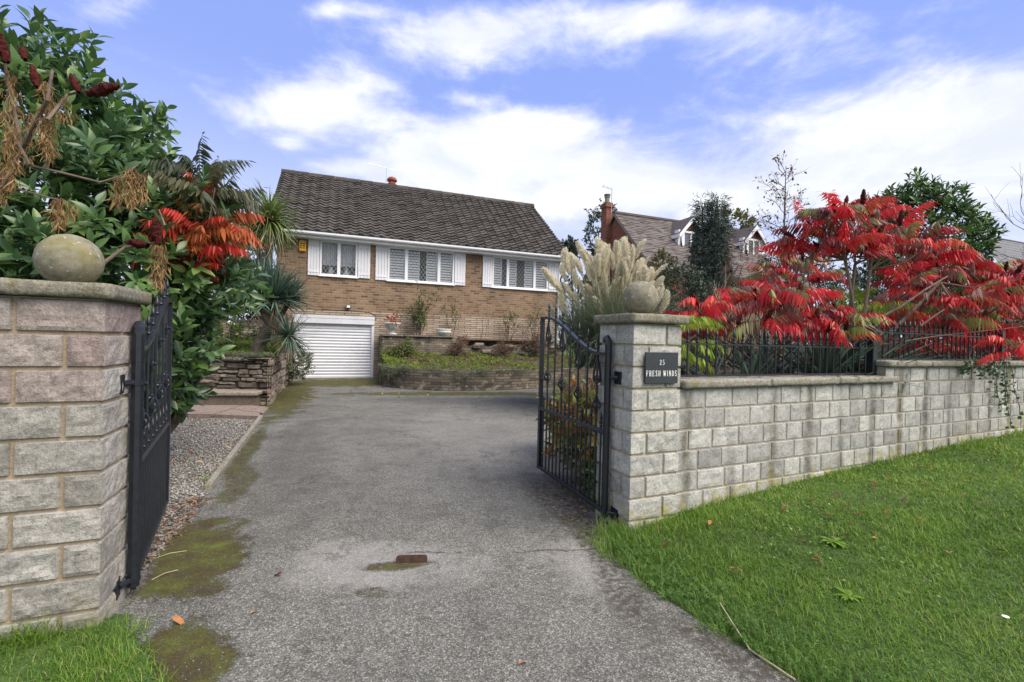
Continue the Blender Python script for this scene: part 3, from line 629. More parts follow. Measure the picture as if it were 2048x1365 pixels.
# ---------------------------------------------------------------- name plaque with its lettering
T_ = lambda u, o, z: PR+GU*u-GV*o+np.array([0, 0, z])
plq = thing('name_plaque', 'square dark slate name plaque reading 25 FRESH WINDS on the right gate pillar', 'name plaque', T_(.2, .02, 1.03))
MB().box((.072, .0235, 1.037), (.352, .0375, 1.252), T_, bev=.002).build('plate', 'slate', plq)
GLY = {}   # strokes: thick / thin bars and arcs in a 0..1 box, with serifs
def glyph(ch):
    th, tn, s = .15, .07, .06; st = []
    def bar(x0, y0, x1, y1, w): st.append([(x0, y0), (x1, y1), w, w])
    def serif(x, y): st.append([(x-.12, y), (x+.12, y), s, s])
    def stem(x, w=th):
        bar(x, 0, x, 1, w); serif(x, .035); serif(x, .965)
    def arc(cx, cy, rx, ry, a0, a1, wf, n=12):
        pts = [(cx+rx*math.cos(a0+(a1-a0)*i/n), cy+ry*math.sin(a0+(a1-a0)*i/n)) for i in range(n+1)]; st.append([pts, [wf(a0+(a1-a0)*i/n) for i in range(n+1)]])
    side = lambda a: tn+(th-tn)*abs(math.cos(a))
    if ch in 'FE':
        stem(.2); bar(.2, .96, .82, .96, .08); bar(.2, .5, .62, .5, .07); bar(.8, .98, .8, .76, .07); bar(.6, .38, .6, .62, .06)
        if ch == 'E': bar(.2, .04, .85, .04, .08); bar(.83, .02, .83, .26, .07)
    if ch in 'RD':
        stem(.2)
        if ch == 'R': bar(.2, .96, .5, .96, .07); bar(.2, .47, .5, .47, .07); arc(.5, .715, .3, .245, -math.pi/2, math.pi/2, side); st.append([(.48, .47), (.88, .03), .12, .19]); serif(.9, .035)
        else: bar(.2, .96, .45, .96, .07); bar(.2, .04, .45, .04, .07); arc(.45, .5, .45, .46, -math.pi/2, math.pi/2, side)
    if ch == 'S':
        arc(.5, .75, .3, .22, .35, math.pi, lambda a: .08+.06*abs(math.cos(a))); st.append([(.2, .74), (.5, .52), .13, .2]); st.append([(.5, .52), (.8, .26), .2, .13]); arc(.5, .26, .3, .23, 0, -math.pi+.35, lambda a: .08+.06*abs(math.cos(a))); bar(.79, .98, .79, .74, .07); bar(.21, .26, .21, .02, .07)
    if ch == 'H': stem(.2); stem(.82); bar(.2, .5, .82, .5, .07)
    if ch == 'W':
        for a, b, w in [((.1, .97), (.32, 0), .17), ((.32, 0), (.55, .97), .08), ((.5, .97), (.72, 0), .17), ((.72, 0), (.92, .97), .08)]: st.append([a, b, w, w])
        for x in (.1, .5, .92): serif(x, .965)
    if ch == 'I': stem(.5)
    if ch == 'N': bar(.2, 0, .2, 1, .08); bar(.84, 0, .84, 1, .08); st.append([(.2, .97), (.84, .03), .18, .18]); serif(.2, .035); serif(.15, .965); serif(.84, .965)
    if ch == '2': arc(.48, .7, .28, .27, math.pi*.95, -.5, side); st.append([(.7, .56), (.22, .08), .15, .1]); bar(.18, .06, .82, .06, .13); bar(.82, .0, .82, .2, .06)
    if ch == '5': bar(.28, .95, .78, .95, .13); bar(.28, .97, .25, .56, .08); arc(.46, .32, .32, .29, math.pi*.72, -math.pi*.8, side)
    return st
def letters(mb, txt, uc, zc, h, w, gap, only=None):
    word = 0
    adv = [(.5 if c == 'I' else .45 if c == ' ' else 1.25 if c == 'W' else .92)*w+gap for c in txt]; x = uc-sum(adv)/2
    for c, ad in zip(txt, adv):
        k = (.5 if c == 'I' else 1.25 if c == 'W' else .92)*w
        if c == ' ': word += 1
        if only is not None and word != only: x += ad; continue
        for stq in glyph(c) if c != ' ' else []:
            if isinstance(stq[0], list): pts, ws = stq
            else: pts, ws = [stq[0], stq[1]], [stq[2], stq[3]]
            off = .25 if c == 'I' else 0; sc = w if c == 'I' else k
            V = []
            for i, (px, py) in enumerate(pts):
                q0 = pts[max(i-1, 0)]; q1 = pts[min(i+1, len(pts)-1)]; dx, dy = (q1[0]-q0[0])*sc, (q1[1]-q0[1])*h; L = math.hypot(dx, dy) or 1
                ww = ws[i]*.5*h*.6; nx, ny = -dy/L*ww, dx/L*ww
                for sg in (1, -1):
                    for oo in (.0375, .0392): V.append(T_(x+(px-off)*sc+sg*nx, oo, zc-h/2+py*h+sg*ny))
            Fq = []
            for i in range(len(pts)-1):
                b = i*4; Fq += [(b+1, b+3, b+7, b+5), (b, b+1, b+5, b+4), (b+2, b+6, b+7, b+3)]
            mb.add(V, Fq)
        x += ad
mb = MB(); letters(mb, '25', .213, 1.182, .036, .021, .006); mb.build('lettering', 'letter_white', plq)
for wd in (0, 1): mb = MB(); letters(mb, 'FRESH WINDS', .213, 1.106, .04, .0195, .0075, wd); mb.build('lettering', 'letter_white', plq)

# ---------------------------------------------------------------- garden wall, stepping up to the right
wt = thing('garden_wall', 'long pale block garden wall with dark streaks, stepping up right of the gate', 'wall', PR+WU*.4)
Lw, Xs = 8.6, 2.98; O = PR+WU*.0+np.array([.01, -.004, 0])
mb = MB(); bk = -WN
core(mb, O+WU*.39+WN*.0, WU, bk, Lw-.39, .2, -.3, .99); core(mb, O+WU*(Xs+.004), WU, bk, Lw-Xs-.004, .2, .985, 1.137)
rj = random.Random(4)
def wall_js(ci):
    x = .39 if ci < 8 else Xs; js = [x]; x += rj.choice([.1, .2, .26]) if ci < 8 else .14
    while x < Lw-.3: js.append(x); x += rj.choice([.2, .24, .28, .28, .3])
    return js+[Lw]
block_face(mb, O, WU, WN, [-.06+.15*k-.15+.003 for k in range(9)], lambda ci: [j for j in wall_js(ci)], False, True, seed=21, res=.03, amp=.004, off=.006)
block_face(mb, O, WU, WN, [.993, 1.137], lambda ci: wall_js(8), True, True, seed=22, res=.03, amp=.004, off=.006)
mb.build('blockwork', 'wall_blocks', wt)
TW = lambda x, y, z: O+WU*x+bk*y+np.array([0, 0, z])
x = .405; k = 0
cl_ = thing
for (xa, xb, z0) in [(.41, 1.32, .993), (1.326, 2.2, .993), (2.206, 3.12, .993)]:
    rough_slab('coping', TW, xa, xb, -.045, .245 if xb < 3 else .24, z0, z0+.06, 'coping_concrete', wt, seed=k, res=.05); k += 1
for i in range(7):
    xa = Xs-.1+i*.84; xb = min(xa+.834, Lw)
    if i == 0: xa = Xs-.02
    rough_slab('coping', TW, xa, xb, -.045, .245, 1.14, 1.2, 'coping_concrete', wt, seed=k, res=.05); k += 1

# ---------------------------------------------------------------- railings on the wall
SPEAR = [(.007, 0), (.013, .006), (.013, .014), (.006, .02), (.014, .034), (.006, .048), (.007, .054), (.012, .066), (.011, .075), (.001, .125)]
def finial_mesh():
    mb = MB(); mb.lathe((0, 0, 0), SPEAR, 8); me = bpy.data.meshes.new('finial'); me.from_pydata(mb.v, [], mb.f); me.materials.append(MATS['iron'])
    me.polygons.foreach_set('use_smooth', np.ones(len(me.polygons), bool)); return me
FIN = finial_mesh()
def railing(label, x0, x1, n, zb, zr, post=None):
    t = thing('railing', label, 'railing', TW(x0, .1, zb), 'iron railings on the garden wall'); base = np.array(t.location)
    MB().box((x0, .092, zr-.006), (x1, .118, zr+.006), TW).build('top_rail', 'iron', t)
    MB().box((x0, .095, zb), (x1, .115, zb+.012), TW).build('bottom_rail', 'iron', t)
    me = None
    for i in range(n):
        xx = x0+(x1-x0)*(i+.5)/n; p = TW(xx, .105, 0)
        if me is None:
            mb = MB(); mb.tube([(0, 0, zb), (0, 0, zr+.012)], .0078, 6); b = mb.build('bar', 'iron', None); me = b.data
        else: b = bpy.data.objects.new('bar', me); C.objects.link(b)
        b.parent = t; b.location = Vector(p)-t.location
        f = bpy.data.objects.new('finial', FIN); C.objects.link(f); f.parent = b; f.location = (0, 0, zr+.005)
    return t
r1 = railing('low black iron railing on the lower wall beside the plaque pillar', .43, 2.9, 25, 1.066, 1.315)
MB().box((2.915, .07, 1.055), (2.985, .14, 1.6), TW, bev=.004).build('post', 'iron', r1)
r2 = railing('black iron railing on the upper stretch of wall among the red sumac', 3.0, 5.55, 27, 1.205, 1.475)
MB().box((5.56, .07, 1.201), (5.63, .14, 1.62), TW, bev=.004).build('post', 'iron', r2)

# ---------------------------------------------------------------- wrought iron gates
def spiral(mb, c, r0, turns, sgn, w=.006):
    pts = []
    for i in range(18):
        a = i/17*turns*2*math.pi; r = r0*(1-.75*i/17); pts.append((c[0]+sgn*(r0-r*math.cos(a)) - sgn*r0, c[1], c[2]+r*math.sin(a)))
    mb.tube(pts, w, 5)
def gate(label, hinge, rz, mirror):
    L = 1.2; t = thing('iron_gate', label, 'gate', hinge, 'open driveway gates', rz=rz)
    def zt(x):     # swept top rail
        q = np.clip((x-.1)/(L-.22), 0, 1); return 1.225+.305*(q*q*(3-2*q))*.92+.02*q
    I = 'iron'
    pts = [(0, 0, .055), (0, 0, 1.3)]; mb = MB(); mb.tube(pts, .026, 8); mb.tube([(0, 0, 1.29), (.004, 0, 1.325), (.02, 0, 1.345), (.04, 0, 1.345), (.055, 0, 1.33), (.058, 0, 1.31)], [.026, .025, .022, .018, .014, .012], 8); mb.build('hinge_stile', I, t)
    MB().box((L-.022, -.017, .075), (L+.022, .017, float(zt(L))+.012), bev=.003).build('latch_stile', I, t)
    mb = MB(); xs = np.linspace(.02, L+.01, 26)
    for sgn in (0,):
        V, Fq = [], []
        for x in xs:
            z = float(zt(x)); V += [(x, -.017, z-.011), (x, .017, z-.011), (x, .017, z+.011), (x, -.017, z+.011)]
        for i in range(len(xs)-1):
            for k in range(4): Fq.append((i*4+k, i*4+(k+1) % 4, i*4+4+(k+1) % 4, i*4+4+k))
        Fq += [(3, 2, 1, 0), tuple(len(V)-4+k for k in range(4))]; mb.add(V, Fq)
    mb.build('top_rail', I, t)
    MB().box((.02, -.015, .642), (L-.02, .015, .672), bev=.004).build('middle_rail', I, t)
    MB().box((.02, -.015, .075), (L-.02, .015, .105), bev=.004).build('bottom_rail', I, t)
    for i in range(7):
        x = L*(i+1)/8; z = float(zt(x)); mb = MB(); mb.tube([(x, 0, .1), (x, 0, z+.06)], .0078, 6); b = mb.build('bar', I, t)
        f = bpy.data.objects.new('finial', FIN); C.objects.link(f); f.parent = b; f.location = (x, 0, z+.03)
        if i % 2 == 0:
            mb = MB()     # teardrop scroll hanging from the rail
            for sg in (-1, 1):
                pts = [(x, 0, z-.005), (x+sg*.012, 0, z-.05), (x+sg*.034, 0, z-.11), (x+sg*.05, 0, z-.16), (x+sg*.052, 0, z-.19), (x+sg*.038, 0, z-.213), (x+sg*.02, 0, z-.21), (x+sg*.014, 0, z-.19), (x+sg*.024, 0, z-.178), (x+sg*.032, 0, z-.19)]
                mb.tube(pts, .0088, 5)
            mb.tube([(x, -.01, z-.2), (x, -.014, z-.19), (x, -.01, z-.18)], [.004, .016, .004], 6)
            mb.tube([(x, 0, z-.205), (x, 0, z-.225), (x, 0, z-.245)], [.013, .013, .003], 6); mb.build('scroll', I, t)
            zc = z-.56+.14*(1-i/6)*.0; zc = .845+.13*(i/6); mb = MB()
            for k in range(4):
                a0 = k*math.pi/2
                mb.tube([(x+.03*math.sin(math.pi*q)*math.cos(a0+q*2.6), .03*math.sin(math.pi*q)*math.sin(a0+q*2.6), zc-.052+.104*q) for q in np.linspace(0, 1, 9)], .0066, 5)
            mb.lathe((x, 0, zc-.062), [(.008, 0), (.013, .004), (.013, .012), (.008, .016)], 8); mb.lathe((x, 0, zc+.046), [(.008, 0), (.013, .004), (.013, .012), (.008, .016)], 8); mb.build('basket', I, t)
    for i in range(8):
        x = L*(i+.5)/8; mb = MB(); mb.tube([(x, 0, .1), (x, 0, .7)], .0075, 6); b = mb.build('dog_bar', I, t)
        f = bpy.data.objects.new('finial', FIN); C.objects.link(f); f.parent = b; f.location = (x, 0, .685)
    MB().box((L-.11, -.012, .93), (L-.02, .012, .955), bev=.003).build('latch', I, t)
    for z in (.09, 1.06):
        mb = MB(); sg = -1 if mirror else 1
        mb.tube([(0, 0, z-.012), (0, 0, z+.012)], .029, 10); mb.tube([(0, 0, z-.05), (0, 0, z+.055)], .012, 8)
        e = np.array([-.06, -sg*.047, 0])
        mb.tube([(0, 0, z), (e[0]*.5, e[1]*.5, z), (e[0], e[1], z)], .015, 8)
        mb.box((e[0]-.045, e[1]-.005, z-.045), (e[0]+.045, e[1]+.005, z+.045), bev=.002); mb.build('hinge', I, t)
    return t
HR = gp(1208, 1033, .02); HR = np.array([.695, 3.29, 0])
gate('open black iron gate leaf at the right pillar, swept top with scrolls', HR, math.atan2(4.4-3.28, .29-.69), False)
gate('open black iron gate leaf at the left pillar, seen nearly edge on', np.array([-1.838, 2.25, 0]), math.atan2(1.03, -.62), True)
# ================================================================ THE HOUSE
house = thing('house', 'split-level brown brick house with tiled roof, white shutters and roller garage door', 'house', H(1, 3, 0))
def wall_holes(mb, u0, u1, z0, z1, holes, d0, d1):
    us = sorted({u0, u1, *[h[0] for h in holes], *[h[1] for h in holes]}); zs = sorted({z0, z1, *[h[2] for h in holes], *[h[3] for h in holes]})
    for a, b in zip(us, us[1:]):
        for c, d in zip(zs, zs[1:]):
            mu, mz = (a+b)/2, (c+d)/2
            if not any(h[0] < mu < h[1] and h[2] < mz < h[3] for h in holes): mb.box((a, d0, c), (b, d1, d), HT)
UL, UR = -1.62, 7.56
WIN = [(-.46, .61, 3.08, 4.13), (1.51, 3.65, 3.06, 4.13), (4.98, 7.09, 3.07, 4.12)]
mb = MB(); wall_holes(mb, UL, UR, 2.04, 4.3, WIN, 0, .25)
for uu in (UL, UR-.25): mb.box((uu, .25, 2.04), (uu+.25, 6.5, 4.3), HT); mb.prism([(.0, 4.3), (6.5, 4.3), (3.18, 6.86)], uu, uu+.25, lambda d, z, u: HT(u, d, z))
mb.box((UL+.25, 6.25, 0), (UR-.25, 6.5, 4.3), HT); mb.build('wall', 'house_brick', house)
GAR = (-1.16, 1.15, 0, 1.89)
mb = MB(); wall_holes(mb, UL, UR, -.1, 2.037, [GAR], -.012, .25)
for uu in (UL-.012, UR-.238): mb.box((uu, .25, -.1), (uu+.25, 6.5, 2.037), HT)
mb.build('plinth', 'house_stone', house)
MB().box((UL+.3, .9, .05), (UR-.3, .95, 4.25), HT).box((UL+.3, .3, 2.2), (UR-.3, .9, 2.25), HT).build('inner_wall', 'interior', house)
# roof: courses of rolled concrete tiles laid as real steps
def tiled_slope(mb, T, u0, u1, d0, z0, d1, z1, rows, du=.0375, period=.3, amp=.05, lift=.05, tw=.3):
    us = np.arange(u0, u1+1e-6, du); L = math.hypot(d1-d0, z1-z0); sd_, sz = (d1-d0)/L, (z1-z0)/L; nd, nz = -sz, sd_
    prof = amp*(.5+.5*np.sin(us*2*math.pi/period))**1.6; r_ = random.Random(5)
    for r in range(rows):
        s0, s1 = L*r/rows, L*(r+1)/rows+.02; jit = [r_.uniform(-.011, .011) for _ in range(400)]; tt = [r_.random() for _ in range(400)]
        V, ts = [], []
        for i, u in enumerate(us):
            k = int((u-u0)/tw); h = prof[i]+jit[k]
            for s, l in ((s0, -.012), (s0, lift), (s1, .002)): V.append(T(u, d0+sd_*s+nd*(h+l), z0+sz*s+nz*(h+l))); ts.append(tt[k])
        Fq = [(3*i+j, 3*i+3+j, 3*i+4+j, 3*i+1+j) for i in range(len(us)-1) for j in (0, 1)]; mb.add(V, Fq, ts)
mb = MB(); tiled_slope(mb, HT, -1.88, 7.82, -.36, 4.29, 3.18, 7.0, 23)
mb.add([HT(-1.88, 3.18, 7.0), HT(7.82, 3.18, 7.0), HT(7.82, 6.8, 4.25), HT(-1.88, 6.8, 4.25)], [(0, 1, 2, 3)], .5)
for i in range(22):
    u = -1.88+i*.441; mb.tube([HT(u, 3.18, 7.0), HT(u+.435, 3.18, 7.005)], [.11, .115], 8, t=random.random())
roof = mb.build('roof', 'roof_tiles', house)
mb = MB()
for uu in (-1.86, 7.78):
    mb.add([HT(uu, -.4, 4.12), HT(uu, -.4, 4.26), HT(uu, 3.18, 6.97), HT(uu, 3.18, 6.8), HT(uu+.03, -.4, 4.12), HT(uu+.03, -.4, 4.26), HT(uu+.03, 3.18, 6.97), HT(uu+.03, 3.18, 6.8)], [(0, 1, 2, 3), (7, 6, 5, 4), (0, 4, 5, 1), (0, 3, 7, 4), (1, 5, 6, 2)])
mb.build('bargeboard', 'white_paint', house)
MB().box((-1.8, -.34, 4.12), (7.77, -.315, 4.27), HT).box((-1.8, -.315, 4.12), (7.77, -.001, 4.14), HT).build('fascia', 'white_paint', house)
mb = MB(); prof = [(-.06, .02), (-.058, -.03), (-.035, -.06), (0, -.068), (.035, -.06), (.05, -.03), (.05, .02), (.044, .02), (.044, -.028), (.03, -.052), (0, -.06), (-.03, -.052), (-.052, -.028), (-.054, .02)]
mb.prism([(-.4+a, 4.255+z) for a, z in prof], -1.85, 7.85, lambda d, z, u: HT(u, d, z)); mb.build('gutter', 'white_paint', house)
MB().tube([HT(7.66, -.38, 4.2), HT(7.66, -.3, 4.05), HT(7.5, -.05, 3.9), HT(7.5, -.05, 1.2)], .035, 8).build('downpipe', 'white_paint', house)
# chimney stack behind the ridge, only the pot shows
ud, zc_ = 1.95, 7.0
MB().box((ud-.3, 3.5, 5.5), (ud+.3, 4.1, 6.95), HT).build('chimney_stack', 'house_brick', roof)
p = HT(1.97, 3.75, 6.95); MB().lathe(p, [(.15, 0), (.14, .3), (.17, .32), (.17, .36), (.13, .38), (.13, .44), (.19, .46), (.2, .52), (.13, .6), (.03, .64)], 14).build('chimney_pot', 'terracotta', roof, True)
mb = MB(); q = HT(1.75, 3.75, 0); mb.tube([q+[0, 0, 6.6], q+[0, 0, 7.95]], .012, 5); b0 = q+[0, 0, 7.9]
ax = HU*.95+HV*.3; mb.tube([b0-ax*.75, b0+ax*.45], .011, 4)
for k in np.linspace(-.7, .42, 13):
    for s in (-.1, .1): mb.tube([b0+ax*k, b0+ax*k+np.array([HV[0]*s, HV[1]*s, s*.5])], .006, 3)
mb.build('aerial', 'aluminium', house)
# windows
def window(par, T, u0, u1, z0, z1, splits, frame='upvc', glass='leaded_glass', fw=.055, blinds=None, dep=0.0):
    mb = MB(); e = fw
    mb.box((u0, -.02+dep, z0), (u1, .05+dep, z0+e), T).box((u0, -.02+dep, z1-e), (u1, .05+dep, z1), T)
    mb.box((u0, -.02+dep, z0+e), (u0+e, .05+dep, z1-e), T).box((u1-e, -.02+dep, z0+e), (u1, .05+dep, z1-e), T)
    for s in splits: mb.box((s-.045, -.018+dep, z0+e), (s+.045, .05+dep, z1-e), T)
    w = mb.build('window', frame, par)
    MB().box((u0-.03, -.07+dep, z0-.035), (u1+.03, .04+dep, z0-.002), T, bev=.006).build('sill', frame, w)
    mb = MB(); ed = [u0]+list(splits)+[u1]; mb.add([T(u0+e, .02+dep, z0+e), T(u1-e, .02+dep, z0+e), T(u1-e, .02+dep, z1-e), T(u0+e, .02+dep, z1-e)], [(0, 1, 2, 3)]); mb.build('pane', glass, w)
    if blinds:
        mb = MB()
        for (a, b) in blinds:
            mb.box((a, .06+dep, z0+e), (a+.03, .085+dep, z1-e), T).box((b-.03, .06+dep, z0+e), (b, .085+dep, z1-e), T)
            z = z0+e+.02
            while z < z1-e-.03: mb.add([T(a+.03, .056+dep, z), T(b-.03, .056+dep, z), T(b-.03, .07+dep, z+.056), T(a+.03, .07+dep, z+.056), T(a+.03, .062+dep, z-.004), T(b-.03, .062+dep, z-.004)], [(0, 1, 2, 3), (4, 5, 1, 0)]); z += .085
        mb.build('blind', 'slat_white', w)
    return w
w1 = window(house, HT, *WIN[0], [.075])
mb = MB()      # net curtain and the things on the window board inside
mb.add([HT(u, .2+.02*math.sin(u*55), z) for z in (3.42, 4.1) for u in np.linspace(-.42, .57, 60)], [(i, i+1, i+61, i+60) for i in range(59)]); mb.build('net_curtain', 'curtain', w1)
mb = MB(); mb.lathe(HT(-.15, .28, 3.12), [(.07, 0), (.09, .1), (.05, .2), (.06, .26)], 10).lathe(HT(.3, .3, 3.12), [(.09, 0), (.1, .12), (.04, .18), (.02, .3)], 10).build('ornament', 'slat_white', w1)
window(house, HT, *WIN[1], [2.09, 3.14], blinds=[(1.57, 2.05), (2.14, 2.52), (2.74, 3.09), (3.19, 3.59)])
window(house, HT, *WIN[2], [5.55, 6.56], blinds=[(5.04, 5.35), (5.6, 5.9), (6.2, 6.51), (6.61, 7.03)])
for a, b, z0, z1 in [(-.79, -.47, 3.06, 4.15), (.62, .985, 3.07, 4.15), (1.14, 1.5, 3.05, 4.16), (3.66, 4.03, 3.05, 4.15), (4.63, 4.97, 3.05, 4.15), (7.1, 7.5, 3.04, 4.12)]:
    mb = MB(); n = 4; w = (b-a)/n
    mb.box((a+.004, -.022, z0+.004), (b-.004, -.002, z1-.004), HT)
    for i in range(n): mb.box((a+i*w+.004, -.042, z0), (a+(i+1)*w-.004, -.0225, z1), HT, bev=.004)
    for zz in (z0+.09, z1-.16): mb.box((a+.02, -.052, zz), (b-.02, -.0425, zz+.055), HT, bev=.003)
    mb.build('shutter', 'white_paint', house)
# roller garage door
mb = MB(); V, Fq = [], []; zs = np.arange(.0, 1.64, .0115)
for z in zs:
    ph = (z % .092)/.092; d = .06-.022*math.sin(math.pi*min(1, ph*1.12))**.6 if ph < .9 else .066
    V += [HT(-1.08, d, z), HT(1.07, d, z)]
for i in range(len(zs)-1): Fq.append((2*i, 2*i+1, 2*i+3, 2*i+2))
mb.add(V, Fq); gd = mb.build('garage_door', 'garage_white', house)
MB().box((-1.158, -.02, 0), (-1.08, .09, 1.63), HT).build('guide_rail', 'garage_white', gd); MB().box((1.07, -.02, 0), (1.148, .09, 1.63), HT).build('guide_rail', 'garage_white', gd)
MB().box((-1.158, -.06, 1.634), (1.148, .1, 1.885), HT, bev=.012).box((-1.158, -.068, 1.80), (1.148, -.061, 1.886), HT).build('roller_box', 'garage_white', gd)
MB().box((-1.08, .03, .0), (1.07, .07, .05), HT).build('bottom_bar', 'garage_white', gd)
mb = MB(); mb.box((-1.03, -.09, 3.74), (-.84, -.001, 4.06), HT, bev=.02); al = mb.build('alarm_box', 'alarm_yellow', house)
mb = MB()
for z in (3.82, 3.88, 3.94): mb.box((-1.0, -.094, z), (-.945, -.0905, z+.03), HT).box((-.925, -.094, z), (-.87, -.0905, z+.03), HT)
mb.build('alarm_mark', 'rust', al)
mb = MB(); mb.box((.3, -.1, 2.12), (.45, -.055, 2.23), HT, bev=.008).box((.36, -.055, 2.1), (.39, -.001, 2.15), HT); fl = mb.build('security_light', 'black_plastic', house)
MB().box((.325, -.106, 2.14), (.425, -.1005, 2.21), HT).build('lens', 'lamp_glass', fl)
MB().tube([HT(-.6, -.015, 2.03), HT(.37, -.015, 2.06), HT(1.0, -.015, 2.02), HT(1.17, -.015, 1.96), HT(1.2, -.015, 1.84), HT(1.16, -.02, 1.78)], .009, 5).build('cable', 'black_plastic', house)

# ---------------------------------------------------------------- raised beds in front of the house
def strip_wall(mb, pts, th, z0, z1f, t=0.0, wob=.012):
    pts = [np.array(p, float) for p in pts]; V, Fq = [], []; n = len(pts); rows = 6
    for i, p in enumerate(pts):
        d = pts[min(i+1, n-1)]-pts[max(i-1, 0)]; d /= np.linalg.norm(d); nn_ = np.array([d[1], -d[0]]); zt = z1f(i/(n-1))
        for k in range(rows+1):
            z = z0+(zt-z0)*k/rows; o = wob*mn.noise(Vector((p[0]*5, p[1]*5, z*9))); V.append((p[0]+nn_[0]*o, p[1]+nn_[1]*o, z))
        V.append((p[0]-nn_[0]*th, p[1]-nn_[1]*th, zt)); V.append((p[0]-nn_[0]*th, p[1]-nn_[1]*th, z0))
    m_ = rows+3
    for i in range(n-1):
        for k in range(m_-1): Fq.append((i*m_+k, (i+1)*m_+k, (i+1)*m_+k+1, i*m_+k+1))
    Fq += [tuple(range(m_)), tuple(range(n*m_-1, (n-1)*m_-1, -1))]; mb.add(V, Fq, t)
def smooth_pts(P, n):
    P = np.array(P); t = np.linspace(0, len(P)-1, n); out = []
    for q in t:
        i = min(int(q), len(P)-2); f = q-i; p0, p1, p2, p3 = P[max(i-1, 0)], P[i], P[i+1], P[min(i+2, len(P)-1)]
        out.append(.5*((2*p1)+(-p0+p2)*f+(2*p0-5*p1+4*p2-p3)*f*f+(-p0+3*p1-3*p2+p3)*f**3))
    return np.array(out)
PC = smooth_pts([H(1.34, -.7, 0)[:2], (-3.62, 12.55), (-3.3, 11.95), (-2.7, 11.42), (-1.55, 11.22), (-.3, 11.62), (.78, 12.35), (2.5, 13.6), (4.3, 15.0)], 60)
pl = thing('planter_wall', 'low curved stone planter wall with moss at its foot, in front of the house', 'planter', (-1.5, 11.3, 0))
mb = MB(); strip_wall(mb, PC, .2, -.05, lambda q: .5+.06*max(0, 1-q*8)+.012*math.sin(q*31)); mb.build('wall', 'retaining_stone', pl)
uw = thing('retaining_wall', 'dark mossy upper retaining wall behind the curved planter, crumbling at its right end', 'wall', H(3, -.75, .4))
def topz(u): return 1.3 if u < 3.55 else 1.3-min(.22, (u-3.55)*.5)+.05*math.sin(u*9)
mb = MB(); us = np.arange(1.32, 7.5, .13)
strip_wall(mb, [H(1.30, .0, 0)[:2], H(1.30, -.4, 0)[:2], H(1.31, -.74, 0)[:2]], .2, 0, lambda q: 1.3)
strip_wall(mb, [H(u, -.75, 0)[:2] for u in us], .22, .2, lambda q: topz(1.32+q*6.1), wob=.04); mb.build('wall', 'retaining_stone', uw)
mb = MB()
for i, (a, b) in enumerate([(1.27, 1.95), (1.955, 2.7), (2.705, 3.5)]): rough_slab('coping', lambda u, d, z: H(u, d, z), a, b, -.82, -.5, 1.302, 1.35, 'old_stone', uw, seed=i, res=.1)
mb = MB(); rr = random.Random(2)
for i in range(26):
    u = rr.uniform(3.5, 7.3); z = rr.uniform(.75, topz(u)+.02); s = rr.uniform(.07, .2)
    mb.box((u, -.82-rr.uniform(0, .06), z), (u+s*1.6, -.7, z+s*.55), HT, rr.random(), .02)
mb.build('loose_stone', 'dry_stone', uw)
mb = MB(); V, Fq = [], []; us = np.linspace(1.36, 7.4, 40)
for u in us: V += [H(u, -.6, 1.24), H(u, -.02, 1.27)]
mb.add(V, [(2*i, 2*i+2, 2*i+3, 2*i+1) for i in range(39)]); struct(mb.build('upper_bed', 'soil'))
V, Fq = [], []; ncol = 8
for p in PC[2:]:
    d = (p-HP[:2]) @ HV[:2]; u = (p-HP[:2]) @ HU[:2]
    for k in range(ncol):
        q = k/(ncol-1); dd = d+.12+(-.72-d-.12)*q; w_ = H(max(u, 1.36), dd, .44+.34*q**1.3+.03*math.sin(u*4+q*5)); V.append(w_)
for i in range(len(PC)-3):
    for k in range(ncol-1): Fq.append((i*ncol+k, (i+1)*ncol+k, (i+1)*ncol+k+1, i*ncol+k+1))
PLANT_V = np.array(V); struct(npmesh('planter_bed', V, np.array(Fq), 'soil', smooth=True))
def urn(P, label, prof, plant):
    t = thing('garden_urn', label, 'urn', P); MB().lathe(P, prof, 18).build('bowl', 'urn_stone', t, True); return t
urn(H(1.62, -.66, 1.352), 'grey footed stone urn with a red plant, on the retaining wall by the garage', [(.13, 0), (.14, .03), (.06, .07), (.05, .11), (.12, .15), (.2, .2), (.22, .31), (.25, .33), (.25, .36), (.2, .36), (.19, .3)], True)
urn(H(3.2, -.66, 1.352), 'pale squat stone bowl standing alone on the retaining wall', [(.12, 0), (.13, .02), (.2, .07), (.235, .12), (.235, .15), (.21, .18), (.24, .19), (.24, .22), (.2, .22), (.18, .16)], False)

# ---------------------------------------------------------------- rockery wall, steps, paving at the left
rk = thing('rockery_wall', 'dry stone rockery wall between the garden steps and the driveway', 'wall', (-4.4, 8.4, 0))
mb = MB(); rr = random.Random(9)
def stone(mb, O, a, n, u0, u1, z0, z1, t, dep=.3):
    out = rr.uniform(-.02, .045); V = []; nu, nv = 7, 5
    sd_ = rr.random()*40
    for j in range(nv+1):
        for i in range(nu+1):
            e = min(i, nu-i, j, nv-j); u = u0+(u1-u0)*i/nu; z = z0+(z1-z0)*j/nv
            cu, cz = (u0+u1)/2, (z0+z1)/2; corner = (min(i, nu-i) == 0) and (min(j, nv-j) == 0)
            if corner: u += (cu-u)*.07; z += (cz-z)*.12
            d = out*(1 if e else .2)+(.022*mn.fractal(Vector((u*12+sd_, z*14, 0)), 1, 2, 3) if e else -.05)
            w_ = .012*mn.noise(Vector((u*6, z*6, sd_))); V.append(O+a*(u+w_)+n*d+np.array([0, 0, z+w_]))
    m_ = nu+1; mb.add(V, [(j*m_+i, j*m_+i+1, (j+1)*m_+i+1, (j+1)*m_+i) for j in range(nv) for i in range(nu)], t)
